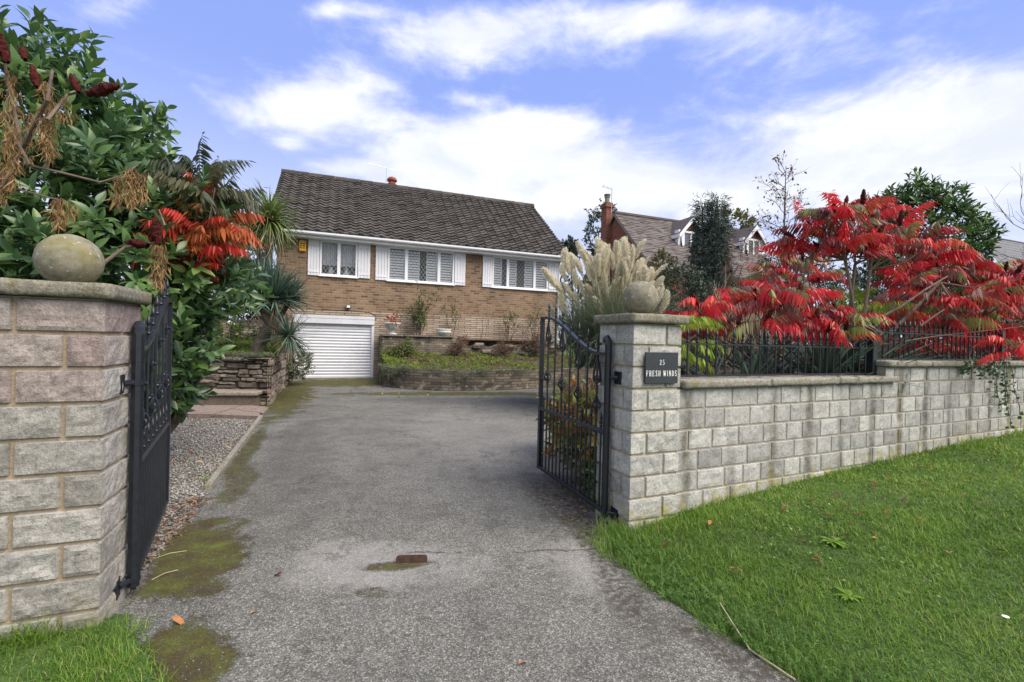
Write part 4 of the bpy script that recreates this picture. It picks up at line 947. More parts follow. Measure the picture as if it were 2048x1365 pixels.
def dry_wall(mb, A, B, z0, z1f, lo, hi):
    A, B = np.array([*A, 0.]), np.array([*B, 0.]); L = np.linalg.norm(B-A); a = (B-A)/L; n = np.array([a[1], -a[0], 0]); z = z0
    mb.add([A-n*.03+[0, 0, z0], B-n*.03+[0, 0, z0], B-n*.03+[0, 0, z1f(1)-.01], A-n*.03+[0, 0, z1f(0)-.01], A-n*.4+[0, 0, z1f(0)-.01], B-n*.4+[0, 0, z1f(1)-.01]], [(0, 1, 2, 3), (3, 2, 5, 4)], -1.0)
    while z < max(z1f(0), z1f(1))-.02:
        h = rr.uniform(lo, hi); u = -rr.uniform(0, .15); tilt = rr.uniform(-.03, .03)
        while u < L:
            w_ = rr.uniform(.12, .5); zt = z1f(min(1, max(0, (u+w_/2)/L))); zz = z+rr.uniform(-.012, .012)+tilt*(u/L-.5)
            if zz < zt-.02:
                if rr.random() < .3 and h > .09:
                    k = rr.uniform(.4, .6); stone(mb, A, a, n, max(u, 0), min(u+w_-.006, L), zz, zz+h*k-.006, rr.random()); stone(mb, A, a, n, max(u, 0), min(u+w_-.006, L), zz+h*k, min(zz+h-.004, zt+.015), rr.random())
                else: stone(mb, A, a, n, max(u, 0), min(u+w_-.006, L), zz, min(zz+h-.004, zt+rr.uniform(-.02, .03)), rr.random())
            u += w_
        z += h
RC = (-4.38, 8.33)
dry_wall(mb, (-6.9, 8.75), (-5.6, 8.42), 0, lambda q: .84, .07, .14); dry_wall(mb, (-5.6, 8.42), RC, 0, lambda q: .83+.02*math.sin(q*8), .06, .13); dry_wall(mb, RC, (-6.42, 13.5), 0, lambda q: .85+.05*q, .1, .2)
mb.build('stonework', 'dry_stone', rk)
st = thing('garden_steps', 'worn stone garden steps at the foot of the rockery wall', 'steps', (-5.2, 8.1, 0))
TS = lambda x, y, z: np.array([-5.0, 7.95, 0])+np.array([.985, .17, 0])*x+np.array([-.17, .985, 0])*y+np.array([0, 0, z])
for i, (a, b) in enumerate([(-1.35, -.55), (-.545, .55)]): rough_slab('tread', TS, a, b, -.02, .7, .2, .27, 'york_stone', st, seed=i+3, res=.07)
mb = MB(); mb.box((-1.3, .02, -.02), (.5, .7, .199), TS, .3); mb.box((-1.9, .55, .272), (-.35, 1.2, .37), TS, .2); mb.build('riser', 'dry_stone', st)
rough_slab('tread', TS, -2.0, -.3, .5, 1.3, .372, .43, 'york_stone', st, seed=8, res=.07)
pv = thing('stone_paving', 'pinkish stone paving slabs between the gravel and the garden steps', 'paving', (-4.3, 7.6, 0))
for i, pts in enumerate([[(-4.62, 7.62), (-3.95, 7.3), (-4.15, 7.85), (-4.75, 8.15)], [(-5.4, 7.55), (-4.64, 7.63), (-4.77, 8.12), (-5.5, 7.9)], [(-4.55, 7.02), (-3.82, 6.98), (-3.98, 7.26), (-4.6, 7.56)], [(-5.35, 6.95), (-4.57, 7.03), (-4.63, 7.58), (-5.38, 7.5)]]):
    MB().prism(pts, -.02, .035+.004*i, t=i*.25).build('slab', 'york_pink', pv)
kb = thing('path_edging', 'thin concrete edging strip between the gravel and the driveway', 'edging', (-3, 5.3, 0))
mb = MB(); A, B = np.array([-2.5, 3.8, 0]), np.array([-3.86, 7.1, 0]); a = (B-A)/np.linalg.norm(B-A); n_ = np.array([a[1], -a[0], 0])
for i in range(4): mb.box((i*.89, -.03, -.03), (i*.89+.88, .022, .045), lambda x, y, z: A+a*x+n_*y+np.array([0, 0, z]), bev=.008)
mb.build('strip', 'coping_concrete', kb)
bw = thing('back_wall', 'low pale stone wall at the back of the left garden', 'wall', (-8.5, 12.4, 1))
mb = MB(); mb.box((-2.6, -.1, 1.0), (1.9, .15, 1.62), lambda x, y, z: np.array([-8.3, 12.6, 0])+HU*x+HV*y+np.array([0, 0, z])); mb.build('wall', 'house_stone', bw)
MB().box((-2.6, -.14, 1.622), (1.9, .19, 1.67), lambda x, y, z: np.array([-8.3, 12.6, 0])+HU*x+HV*y+np.array([0, 0, z])).build('coping', 'old_stone', bw)
gl_ = thing('garden_lamp', 'small white globe lamp on a post in the left garden', 'lamp', at(462, 655, 11.6))
b = np.array(gl_.location); MB().tube([b-[0, 0, .35], b+[0, 0, .03]], .02, 6).build('post', 'black_plastic', gl_); MB().lathe(b, [(.02, 0), (.07, .03), (.09, .09), (.07, .15), (.02, .18)], 12).build('globe', 'lamp_glass', gl_, True)

# ================================================================ THE NEIGHBOUR'S HOUSE AND FAR ROOFS
nb = thing('neighbouring_house', 'red brick house with tile-hung dormers and a tall chimney, behind the pampas grass', 'house', H(17, 6, 1))
NU0 = 13.0; nd, nz = hl(1232, 427, NU0)          # gable apex
ne_d, ne_z = 1.35, hl(1311, 540, NU0)[1]
ne_d = hl(1311, 540, NU0)[0]; HIP = 2*nd-ne_d
NU1 = hd(1530, 500, ne_d+1.6)[0]
mb = MB(); mb.prism([(ne_d+.25, -.5), (HIP-.25, -.5), (HIP-.25, ne_z+.1), (nd, nz-.12), (ne_d+.25, ne_z+.1)], NU0, NU0+.3, lambda d, z, u: HT(u, d, z)); mb.box((NU0+.3, ne_d+.25, -.5), (NU1, ne_d+.5, ne_z), HT); mb.build('wall', 'red_brick', nb)
mb = MB(); tiled_slope(mb, HT, NU0-.12, NU1, ne_d, ne_z, nd, nz, 30, du=.12, period=.24, amp=.002, lift=.02, tw=.24)
mb.add([HT(NU0-.12, nd, nz), HT(NU1, nd, nz), HT(NU1, HIP, ne_z), HT(NU0-.12, HIP, ne_z)], [(0, 1, 2, 3)], .5); mb.tube([HT(NU0-.12, nd, nz+.02), HT(NU1, nd, nz+.02)], .1, 6, .2)
nroof = mb.build('roof', 'neighbour_tiles', nb)
mb = MB()
for s, (dd, zz) in enumerate([(ne_d, ne_z), (HIP, ne_z)]):
    mb.add([HT(NU0-.14, dd, zz-.1), HT(NU0-.14, dd, zz), HT(NU0-.14, nd, nz), HT(NU0-.14, nd, nz-.14), HT(NU0-.1, dd, zz-.1), HT(NU0-.1, dd, zz), HT(NU0-.1, nd, nz), HT(NU0-.1, nd, nz-.14)], [(0, 1, 2, 3), (7, 6, 5, 4), (0, 3, 7, 4)])
mb.build('verge', 'york_stone', nb)
MB().box((NU0, ne_d-.1, ne_z-.16), (NU1, ne_d-.01, ne_z-.03), HT).build('gutter', 'black_plastic', nb)
cu = NU0-.32; cdL, cz = hl(1200, 420, cu); cdR = hl(1216, 420, cu)[0]; cdm = (cdL+cdR)/2
ck_ = .24; mb = MB(); mb.box((cu, cdm-ck_, -.5), (cu+.35, cdm+ck_, cz-.0), HT); mb.box((cu-.05, cdm-ck_-.05, cz), (cu+.4, cdm+ck_+.05, cz+.14), HT).box((cu-.02, cdm-ck_-.02, cz+.14), (cu+.37, cdm+ck_+.02, cz+.24), HT); ch = mb.build('chimney', 'red_brick', nb)
MB().lathe(HT(cu+.18, cdm, cz+.24), [(.13, 0), (.12, .3), (.15, .31), (.15, .36), (.1, .36), (.17, .42), (.17, .46), (.04, .5)], 10).build('chimney_pot', 'coping_concrete', ch)
mb = MB(); q = HT(cu+.25, cdm-.3, 0); mb.tube([q+[0, 0, cz-.3], q+[0, 0, cz+.95]], .018, 4); mb.tube([q+HU*.1+[0, 0, cz+.92], q-HU*.5+[0, 0, cz+1.0]], .016, 4)
for k in np.linspace(.05, .5, 6): mb.tube([q-HU*k-HV*.13+[0, 0, cz+.92+k*.15], q-HU*k+HV*.13+[0, 0, cz+.92+k*.15]], .01, 3)
mb.build('aerial', 'aluminium', nb)
def dormer(pxl, pxr, pyt, pyb, dfr):
    u0 = hd(pxl, pyb, dfr)[0]; u1 = hd(pxr, pyb, dfr)[0]; um = (u0+u1)/2; zt = hd((pxl+pxr)/2, pyt, dfr)[1]; zb = hd((pxl+pxr)/2, pyb, dfr)[1]; ze = zt-(u1-u0)*.56
    sl = (nz-ne_z)/(nd-ne_d); dback = lambda z: ne_d+(z-ne_z)/sl
    mb = MB()
    mb.add([HT(u0, dfr, ze), HT(u1, dfr, ze), HT(um, dfr, zt-.1)], [(0, 1, 2)], .5)
    mb.add([HT(u0, dfr, zb), HT(u0, dfr, ze), HT(u0, dback(ze), ze), HT(u0, dback(zb), zb)], [(0, 1, 2, 3)], .1)
    mb.add([HT(u1, dfr, zb), HT(u1, dfr, ze), HT(u1, dback(ze), ze), HT(u1, dback(zb), zb)], [(3, 2, 1, 0)], .1)
    dm = mb.build('dormer', 'tile_hung', nb)
    mb = MB(); o = .22
    for s in (-1, 1):
        uo = um+s*((u1-u0)/2+o); zo = ze-o*1.12
        mb.add([HT(uo, dfr-.2, zo), HT(um, dfr-.2, zt), HT(um, dback(zt), zt), HT(uo, dback(zo), zo)], [(0, 1, 2, 3)], .4)
    mb.build('dormer_roof', 'neighbour_tiles', dm)
    mb = MB()
    for s in (-1, 1):
        uo = um+s*((u1-u0)/2+o); zo = ze-o*1.12; k = .19
        mb.add([HT(uo, dfr-.22, zo-k), HT(uo, dfr-.22, zo), HT(um, dfr-.22, zt), HT(um, dfr-.22, zt-k*1.3), HT(uo, dfr-.17, zo-k), HT(uo, dfr-.17, zo), HT(um, dfr-.17, zt), HT(um, dfr-.17, zt-k*1.3)], [(0, 1, 2, 3), (7, 6, 5, 4), (0, 3, 7, 4), (1, 5, 6, 2)])
        mb.box((um+s*(u1-u0)/2-.14, dfr-.03, zb), (um+s*(u1-u0)/2+.14, dfr+.25, ze), HT)
    mb.box((u0-.25, dfr-.2, ze-.42), (u0-.2, dback(ze)-.1, ze-.25), HT); mb.build('bargeboard', 'white_paint', dm)
    window(dm, lambda u, d, z: HT(u, d+dfr-.01, z), u0+.14, u1-.14, zb, ze-.02, [um], glass='dark_glass', fw=.1)
DF = ne_d+1.6
dormer(1360, 1402, 433, 500, DF); dormer(1489, 1523, 452, 516, DF)
fh = thing('distant_house', 'grey slate roofed house at the far right, half hidden by red sumac', 'house', at(2060, 600, 22))
fd = 13; u0, z1 = hd(1957, 474, fd+3); u1 = u0+12; zt = hd(1957, 470, fd+3)[1]
mb = MB(); zb = hd(1990, 560, fd)[1]; tiled_slope(mb, HT, u0-.2, u1, fd, zb, fd+3, zt, 16, du=.3, period=.6, amp=0, lift=.02); mb.tube([HT(u0-.2, fd+3, zt), HT(u1, fd+3, zt)], .11, 6); mb.build('roof', 'far_slate', fh)
MB().box((u0, fd+.3, -1), (u1, fd+5.5, zb), HT).build('wall', 'red_brick', fh)
MB().box((u0-.2, fd-.1, zb-.15), (u1, fd-.01, zb-.02), HT).build('gutter', 'white_paint', fh)
# ================================================================ PLANTS
LAUREL = leaf_tpl(.38, 6, .16, .28, 1.05); SMALL = leaf_tpl(.5, 3, .12, .15, .8); NARROW = leaf_tpl(.2, 3, .1, .3, .7)
def shoots(P, D, nl, slen, ll, tpl, spread=.85, tint=(0, 1), upb=.25, ter=None):
    """leafy shoots: nl leaves set alternately along each shoot"""
    n = len(P); i = np.arange(nl); s = (.15+.85*(i+1)/nl)[None, :]; L = slen*rng.uniform(.6, 1.3, (n, 1))
    az = (i*2.4)[None, :]+rng.uniform(0, 6.3, (n, 1)); d = np.repeat(D[:, None, :], nl, 1)
    sp = spread*(1.15-.55*s)+rng.normal(0, .12, (n, nl))
    ld = d*np.cos(sp)[..., None]+perp_az(d, az)*np.sin(sp)[..., None]; ld[..., 2] += upb*.3*rng.uniform(-.6, .6, (n, nl)); ld = nrm(ld)
    pp = P[:, None, :]+d*(L*s)[..., None]
    up = nrm(d*.9+UP*upb+rng.normal(0, .25, (n, nl, 3)))
    S = ll*rng.uniform(.65, 1.2, (n, nl)); R = frames(ld.reshape(-1, 3), up.reshape(-1, 3))
    V, Fq = inst(tpl[0], tpl[1], pp.reshape(-1, 3), R, S.ravel())
    tb = rng.uniform(*tint, (n, 1))*.6+rng.uniform(*tint, (n, nl))*.4
    return V, Fq, np.repeat(tb.ravel(), len(tpl[0]))
def on_ellipsoids(ells, n, lo=.72, hi=1.04, zmin=-9, lump=.18):
    vol = np.array([e[1][0]*e[1][1]+e[1][0]*e[1][2]+e[1][1]*e[1][2] for e in ells]); vol = vol/vol.sum(); out = []; dd = []
    while sum(map(len, out)) < n:
        k = rng.choice(len(ells), n, p=vol); d = rsphere(n); C0 = np.array([ells[i][0] for i in k]); R0 = np.array([ells[i][1] for i in k])
        lum = 1+lump*np.sin(d[:, 0]*5.3+k)*np.sin(d[:, 1]*4.7+k*2)*np.cos(d[:, 2]*6.1+k)
        p = C0+d*R0*(rng.uniform(lo, hi, n)*lum)[:, None]; ok = p[:, 2] > zmin
        for c, r in ells: ok &= (((p-c)/r)**2).sum(1) > .5
        out.append(p[ok]); dd.append(nrm(d[ok]/R0[ok]))
    return np.concatenate(out)[:n], np.concatenate(dd)[:n]
def build3(name, tri, mat, parent): return npmesh(name, tri[0], tri[1], mat, parent, tri[2])
def limb(mb, a, b, r0, r1, bend=.12, n=6, sides=6):
    a, b = np.array(a), np.array(b); L = np.linalg.norm(b-a); off = rng.normal(0, bend*L, 3); off[2] *= .4
    pts = [a+(b-a)*q+off*math.sin(math.pi*q)*(1-.3*q) for q in np.linspace(0, 1, n)]; mb.tube(pts, list(np.linspace(r0, r1, n)), sides); return pts
def shrub(name, label, cat_, ells, n, nl, slen, ll, tpl, leaf, bark, base, stems=4, stem_r=.03, group=None, tint=(0, 1), zmin=-9, lo=.7, part='foliage', stempart='stem', upb=.3, spread=.85, lump=.18, updir=.45):
    t = thing(name, label, cat_, base, group); P, N = on_ellipsoids(ells, n, lo, zmin=zmin, lump=lump)
    D = nrm(N*.8+UP*updir+rng.normal(0, .35, (n, 3))); build3(part, shoots(P-D*slen*.5, D, nl, slen, ll, tpl, spread, tint, upb), leaf, t)
    mb = MB(); base = np.array(base, float)
    for i in range(stems):
        c, r = ells[i % len(ells)]; tgt = np.array(c)+np.array(r)*rng.uniform(-.5, .6, 3); limb(mb, base+np.array([rng.normal(0, .08), rng.normal(0, .08), 0]), tgt, stem_r, stem_r*.35)
    mb.build(stempart, bark, t); return t
E_ = lambda px, py, Y, r: (at(px, py, Y), np.array(r, float))
# -- cherry laurel filling the left edge
lz = [E_(-10, 340, 4.4, (1.25, 1.1, 1.4)), E_(120, 520, 4.3, (1.5, 1.1, 1.25)), E_(235, 590, 4.35, (.38, .5, 1.05)), E_(320, 735, 4.5, (.3, .4, .42)), E_(240, 430, 4.6, (.55, .6, .7)), E_(245, 725, 4.3, (.48, .5, .62)), E_(60, 680, 3.9, (1.2, .8, .8)), E_(50, 380, 4.6, (.8, .8, .85)), E_(-80, 560, 3.7, (1.1, .7, .9))]
shrub('cherry_laurel', 'huge glossy dark green laurel rising behind the left gate pillar', 'laurel bush', lz, 2500, 10, .27, .15, LAUREL, 'laurel_leaf', 'bark', (-3.6, 4.6, -.02), 7, .06, zmin=.12, lo=.66, updir=.55)

# -- sumac: pinnate drooping fronds whorled round each branch tip
def frond_tpl(npair=12, a0=.25, bend=1.3, droop=.7, seed=0, jit=.16, lw=.105):
    r_ = random.Random(seed); V, Fq = [], []; p = np.zeros(3); ang = a0; pts, tans = [p.copy()], []; lat = r_.uniform(-.5, .5); yaw = 0.0
    for i in range(npair+2):
        tdir = np.array([math.sin(yaw)*math.cos(ang), math.cos(yaw)*math.cos(ang), math.sin(ang)]); tans.append(tdir); p = p+tdir/(npair+2); pts.append(p.copy()); ang -= bend/(npair+2)*r_.uniform(.5, 1.5); yaw += lat/(npair+2)*r_.uniform(.3, 1.7)
    tans.append(tans[-1])
    for i in range(npair+2):
        o = len(V); w = .007*(1-.6*i/(npair+2)); a, b = pts[i], pts[i+1]; V += [a+[w, 0, 0], a-[w, 0, 0], b-[w, 0, 0], b+[w, 0, 0]]; Fq.append((o, o+1, o+2, o+3))
    def leaflet(p, d, t, L):
        o = len(V); W = L*lw
        for q, ww in ((0, .25), (.3, 1), (.65, .8), (1, .06)):
            c = p+d*L*q+np.array([0, 0, -.3*L*q*q]); V.append(c-t*W*ww); V.append(c+t*W*ww)
        for k in range(3): Fq.append((o+2*k, o+2*k+1, o+2*k+3, o+2*k+2))
    for i in range(npair):
        q = i/(npair-1); L = (.15+.15*math.sin(math.pi*(.18+.68*q)))*(1.05-.25*q)
        for sgn in (-1, 1):
            t = tans[i+2]; dr = droop*r_.uniform(.7, 1.3); d = np.array([sgn*.75, 0, 0])+t*.35+np.array([0, 0, -dr]); d += np.array([r_.gauss(0, jit), r_.gauss(0, jit), r_.gauss(0, jit)]); d /= np.linalg.norm(d); t2 = t+np.array([r_.gauss(0, .35) for _ in range(3)]); t2 /= np.linalg.norm(t2); leaflet(pts[i+2], d, t2, L*r_.uniform(.7, 1.15))
    leaflet(pts[-1], tans[-1], np.array([1., 0, 0]), .15)
    return np.array(V), np.array(Fq)
ALL_FRONDS = [frond_tpl(12, .5, 1.2, 1.3, 1, .09, .125), frond_tpl(13, .35, 1.0, 1.6, 2, .1, .12), frond_tpl(12, .6, 1.7, 1.0, 3, .1, .125), frond_tpl(12, .3, 1.6, 1.9, 4, .1, .12), frond_tpl(10, .7, 2.0, .9, 5, .14, .12), frond_tpl(12, .2, 1.0, 2.2, 6, .1, .125), frond_tpl(9, .5, 1.4, 1.3, 8, .2, .11), frond_tpl(13, .45, 2.1, .9, 9, .1, .125)]
NEAR_FRONDS = [frond_tpl(12, .35, .8, 1.1, 11, .07, .135), frond_tpl(13, .3, 1.1, 1.4, 12, .07, .13), frond_tpl(12, .45, 1.2, .9, 13, .08, .13), frond_tpl(11, .2, .9, 1.6, 14, .08, .14)]
def whorls(tips, n, L, tintf, el=(-.3, .45), FRONDS=None):
    FRONDS = FRONDS or ALL_FRONDS
    P, D, S, Tn = [], [], [], []
    for (p, d) in tips:
        a0 = random.random()*6.3
        for k in range(n):
            az = a0+k*2.4+random.uniform(-.2, .2); e = random.uniform(*el); h = np.array([math.cos(az)*math.cos(e), math.sin(az)*math.cos(e), math.sin(e)]); h = h+np.array(d)*.25
            P.append(np.array(p)-np.array(d)*.05*random.random()*k/3); D.append(h); S.append(L*random.uniform(.7, 1.2)); Tn.append(tintf(p, k))
    P, D, S, Tn = map(np.array, (P, D, S, Tn)); sel = rng.integers(0, len(FRONDS), len(P)); parts = []
    for i, (tv, tf) in enumerate(FRONDS):
        m_ = sel == i
        if m_.any():
            V, Fq = inst(tv, tf, P[m_], frames(D[m_], np.repeat(UP[None], m_.sum(), 0)+rng.normal(0, .22, (m_.sum(), 3))), S[m_]); jit = rng.normal(0, .02, (m_.sum(), len(tv)))+np.linspace(-.05, .07, len(tv))[None]; parts.append((V, Fq, np.clip(Tn[m_][:, None]+jit, 0, 1).ravel()))
    return cat(parts)
def cone_tpl():
    V, Fq = [], []; n, m_ = 11, 22
    for j in range(m_+1):
        q = j/m_; r = .135*math.sin(math.pi*min(.98, q*.8+.14))**.7
        for i in range(n): r2 = r*(1+.75*(random.random()-.5)); V.append((r2*math.cos(6.283*i/n), r2*math.sin(6.283*i/n), q+.06*(random.random()-.5)))
    for j in range(m_):
        for i in range(n): Fq.append((j*n+i, j*n+(i+1) % n, (j+1)*n+(i+1) % n, (j+1)*n+i))
    return np.array(V), np.array(Fq)
CONES = []
for i in range(4):
    cv, cf_ = cone_tpl(); o = npmesh('seed_head', cv, cf_, 'seed_cone', None, rng.uniform(0, 1, len(cv))); CONES.append(o.data); bpy.data.objects.remove(o)
def cones(tips, L, par):
    P = np.array([p for p, d in tips]); D = np.array([d for p, d in tips], float)+rng.normal(0, .18, (len(tips), 3))
    for i in range(len(tips)):
        me = CONES[i % len(CONES)]; o = bpy.data.objects.new('seed_head', me); C.objects.link(o); o.parent = par; o.location = Vector(P[i])-par.location
        o.rotation_mode = 'QUATERNION'; o.rotation_quaternion = Vector(D[i]).to_track_quat('Z', 'Y'); o.scale = (L*random.uniform(.75, 1.15),)*3
def sumac(label, base, tips_px, nf, L, tintf, mat, cone=.55, trunk_r=.03, hubs=None, extra=None, group='staghorn sumacs', el=(-.3, .45), coneL=.15, fronds=None):
    t = thing('sumac', label, 'sumac', base, group); tips = []; base = np.array(base, float); mb = MB()
    hubs = [np.array(h) for h in (hubs or [])] or [base+np.array([0, 0, .3])]
    for h in hubs: limb(mb, base, h, trunk_r, trunk_r*.75, .05)
    for (px, py, Y) in tips_px:
        p = at(px, py, Y); h = min(hubs, key=lambda q: np.linalg.norm(q-p)); d = p-h; d = d/np.linalg.norm(d)*.6+UP*.6; d /= np.linalg.norm(d); tips.append((p, d))
        m_ = (p+h)/2+rng.normal(0, .05, 3)-UP*.06; mb.tube([h, m_, p], [trunk_r*.5, trunk_r*.36, trunk_r*.25], 5)
    for pts, r in (extra or []): mb.tube([at(*q) for q in pts], list(np.linspace(r, r*.5, len(pts))), 6)
    mb.build('stem', 'grey_bark', t); build3('foliage', whorls(tips, nf, L, tintf, el, fronds), mat, t)
    cs = [x for x in tips if random.random() < cone]
    if cs: cones(cs, coneL, t)
    return t
def red(p, k):
    r = random.random()
    if k < 4 and r < .5: return random.uniform(.76, .97)
    return random.uniform(.25, .64) if r < .74 else random.uniform(.0, .2) if r < .84 else random.uniform(.68, .97)
J = lambda L, Y0, Y1: [(x, y, random.uniform(Y0, Y1)) for x, y in L]
sumac('low crimson sumac clump crowding the railing beside the plaque pillar', at(1555, 752, 4.75), J([(1400, 615), (1440, 605), (1475, 650), (1512, 600), (1560, 615), (1600, 595), (1625, 640), (1668, 615), (1700, 640), (1490, 590), (1550, 580), (1655, 665), (1425, 655), (1395, 645), (1530, 645), (1585, 655), (1460, 615), (1640, 600), (1690, 665)], 4.25, 5.0), 8, .36, red, 'sumac_leaf', .8, .018, [at(1480, 700, 4.6), at(1560, 690, 4.7), at(1640, 700, 4.7)])
sumac('tallest crimson sumac, umbrella crown on a bare forked stem above the railing post', at(1708, 735, 5.0), J([(1590, 478), (1620, 450), (1655, 432), (1690, 415), (1725, 412), (1760, 428), (1800, 452), (1838, 468), (1660, 472), (1715, 455), (1755, 470), (1690, 485), (1575, 500), (1640, 500), (1860, 490), (1790, 490), (1740, 430), (1670, 425), (1730, 500)], 4.7, 5.7), 8, .38, red, 'sumac_leaf', .75, .022, [at(1710, 530, 5.1), at(1740, 540, 5.3), at(1690, 520, 5.0)], coneL=.17)
sumac('wide crimson sumac with a long leaning limb at the right end of the wall', at(1700, 740, 5.15), J([(1830, 530), (1870, 512), (1890, 560), (1935, 530), (1985, 540), (2030, 555), (1930, 600), (1985, 590), (2040, 560), (1870, 600), (1815, 560), (1900, 640), (1965, 640), (2045, 650), (2100, 560), (1850, 640), (1960, 560), (2010, 600), (2090, 560), (2080, 620), (2010, 545), (1905, 510), (1880, 540), (2060, 585)], 4.7, 6.0), 8, .38, red, 'sumac_leaf', .7, .02, [at(1790, 610, 4.95), at(1880, 565, 5.0), at(1960, 640, 5.4), at(2040, 600, 5.6)], extra=[([(1690, 650, 4.7), (1740, 646, 4.65), (1800, 615, 4.6), (1850, 580, 4.6), (1895, 553, 4.65)], .015), ([(1770, 720, 4.9), (1830, 660, 4.8), (1880, 625, 4.8), (1915, 605, 4.85)], .014), ([(1760, 690, 4.7), (1880, 672, 4.65), (2060, 652, 4.7)], .008)])
sumac('low red sumac growth behind the upper railing', at(1900, 745, 6.2), J([(1790, 640), (1830, 620), (1870, 660), (1920, 680), (1800, 680), (1845, 695), (1960, 690), (2000, 665), (2030, 700), (1770, 610), (1890, 610), (1990, 620), (1820, 590), (1860, 570)], 5.4, 6.8), 9, .38, red, 'sumac_leaf', .25, .022, [at(1850, 690, 6.0), at(1950, 690, 6.2)])
sumac('small red sumac farther back, between the bare twiggy shrub and the tall sumac', at(1570, 660, 6.8), J([(1530, 545), (1575, 530), (1610, 560), (1510, 580), (1560, 575), (1650, 545), (1605, 520), (1540, 600)], 6.3, 7.0), 7, .42, red, 'sumac_leaf', .4, .025, [at(1570, 610, 6.7)])
sumac('lime green young sumac shoot close behind the plaque pillar', at(1372, 752, 3.95), J([(1372, 655), (1385, 690), (1365, 715), (1392, 640)], 3.75, 4.1), 5, .3, lambda p, k: random.uniform(.2, .9), 'lime_sumac', 0, .012, None, group='young green sumacs')
sumac('yellow-green young sumac under the tallest sumac', at(1715, 745, 5.6), J([(1680, 615), (1720, 625), (1700, 600), (1745, 612)], 5.3, 5.7), 6, .36, lambda p, k: random.uniform(.2, .9), 'lime_sumac', 0, .012, None, group='young green sumacs')
sumac('dangling red sumac branch at the very end of the wall', at(2100, 640, 5.0), J([(2030, 705), (2060, 690), (2010, 680)], 4.5, 4.7), 4, .3, lambda p, k: random.uniform(.35, .6), 'sumac_leaf', 0, .015, [at(2075, 670, 4.8)])
# left sumac: orange fronds over the laurel, bare limbs with dry tassels and seed heads
def aut(p, k): 
    z = p[2]; return float(np.clip((2.72-z)*.95+random.gauss(.2, .16), 0, 1))
ls = sumac('autumn sumac with green to orange fronds leaning over the left gate', (-3.6, 4.3, 0), J([(360, 360), (400, 340), (430, 375), (428, 430), (400, 455), (385, 405), (412, 500), (425, 470), (385, 530), (392, 485), (415, 395), (360, 415), (435, 450), (365, 480), (440, 400)], 4.0, 4.5), 8, .4, aut, 'autumn_sumac', .25, .022, [at(300, 600, 3.9), at(350, 480, 3.95)], fronds=NEAR_FRONDS)
bt = thing('sumac', 'leafless sumac limbs with dark red seed heads and dry tan tassels above the left pillar', 'sumac', (-2.7, 2.75, .2), 'staghorn sumacs')
mb = MB(); Z = 2.75
for pts, r in [([(-200, 520), (-60, 400), (40, 327), (120, 345), (200, 365), (270, 350)], .011), ([(-120, 420), (20, 375), (115, 400)], .008), ([(150, 640), (205, 528), (250, 495), (312, 486)], .013), ([(-60, 480), (45, 300), (95, 200), (105, 140)], .013), ([(45, 300), (15, 160), (5, 100)], .011), ([(95, 240), (135, 190), (180, 180), (205, 165)], .009), ([(60, 330), (10, 240), (20, 160)], .009), ([(200, 365), (250, 350), (275, 330)], .006), ([(310, 486), (330, 450), (318, 420)], .006)]:
    mb.tube([at(x, y, Z+.1*math.sin(x*.05)) for x, y in pts], list(np.linspace(r, r*.55, len(pts))), 6)
mb.build('stem', 'grey_bark', bt)
DT = leaf_tpl(.11, 3, .5, .35, .7); parts = []
for px, py, L, n in [(22, 140, 150, 90), (28, 250, 120, 70), (92, 160, 130, 60), (98, 195, 120, 90), (265, 335, 70, 70), (235, 352, 55, 40), (118, 395, 55, 70), (318, 480, 95, 80), (130, 190, 50, 25), (12, 280, 130, 60), (60, 220, 110, 40), (285, 345, 60, 30), (140, 405, 30, 15)]:
    top = at(px, py, Z+random.uniform(-.05, .1)); H_ = L/F_PX*Z; n = int(n*2.4); q = rng.uniform(0, 1, n); sp = .006+.021*np.sin(np.pi*np.clip(q*.8+.12, 0, 1))
    P = top+np.stack([rng.normal(0, 1, n)*sp*.8, rng.normal(0, 1, n)*sp*.8, -q*H_], -1); D = np.stack([rng.normal(0, .35, n), rng.normal(0, .35, n), -np.ones(n)], -1)
    V, Fq = inst(DT[0], DT[1], P, frames(D, rsphere(n)), rng.uniform(.035, .07, n)); npmesh('dry_tassel', V, Fq, 'dry_tassel', bt, np.repeat(np.clip(rng.normal(.3+.45*q, .2), 0, 1), len(DT[0])))
tp = [(at(x, y, Z-.02), np.array(d, float)) for x, y, d in [(12, 125, (-.25, 0, 1)), (75, 175, (-.5, 0, .9)), (158, 185, (-.55, 0, .8)), (176, 190, (.9, 0, .35)), (316, 490, (-.2, 0, 1)), (296, 492, (-.8, 0, .2)), (50, 120, (-.6, .1, .7))]]
cones(tp, .175, bt)

# -- pampas grass
pb = at(1222, 700, 9.0); pb[2] = .8; pg = thing('pampas_grass', 'tall pampas grass with cream plumes behind the right gate pillar', 'pampas grass', pb)
n = 5200; az = rng.uniform(0, 6.283, n); el = rng.normal(1.2, .2, n); D = np.stack([np.cos(az)*np.cos(el), np.sin(az)*np.cos(el), np.sin(el)], -1); P = pb+np.stack([rng.normal(0, .24, n), rng.normal(0, .24, n), np.zeros(n)], -1)
parts = []
for dr in (.25, .55, .9):
    tv, tf = strip_tpl(.011, 7, dr, .1, 2.2); m_ = rng.integers(0, 3, n) == 0; k = m_.sum(); V, Fq = inst(tv, tf, P[m_], frames(D[m_], np.repeat(UP[None], k, 0)), rng.uniform(1.1, 2.0, k)); parts.append((V, Fq, np.repeat(rng.uniform(0, 1, k)**1.3, len(tv))))
build3('blades', cat(parts), 'pampas_blade', pg)
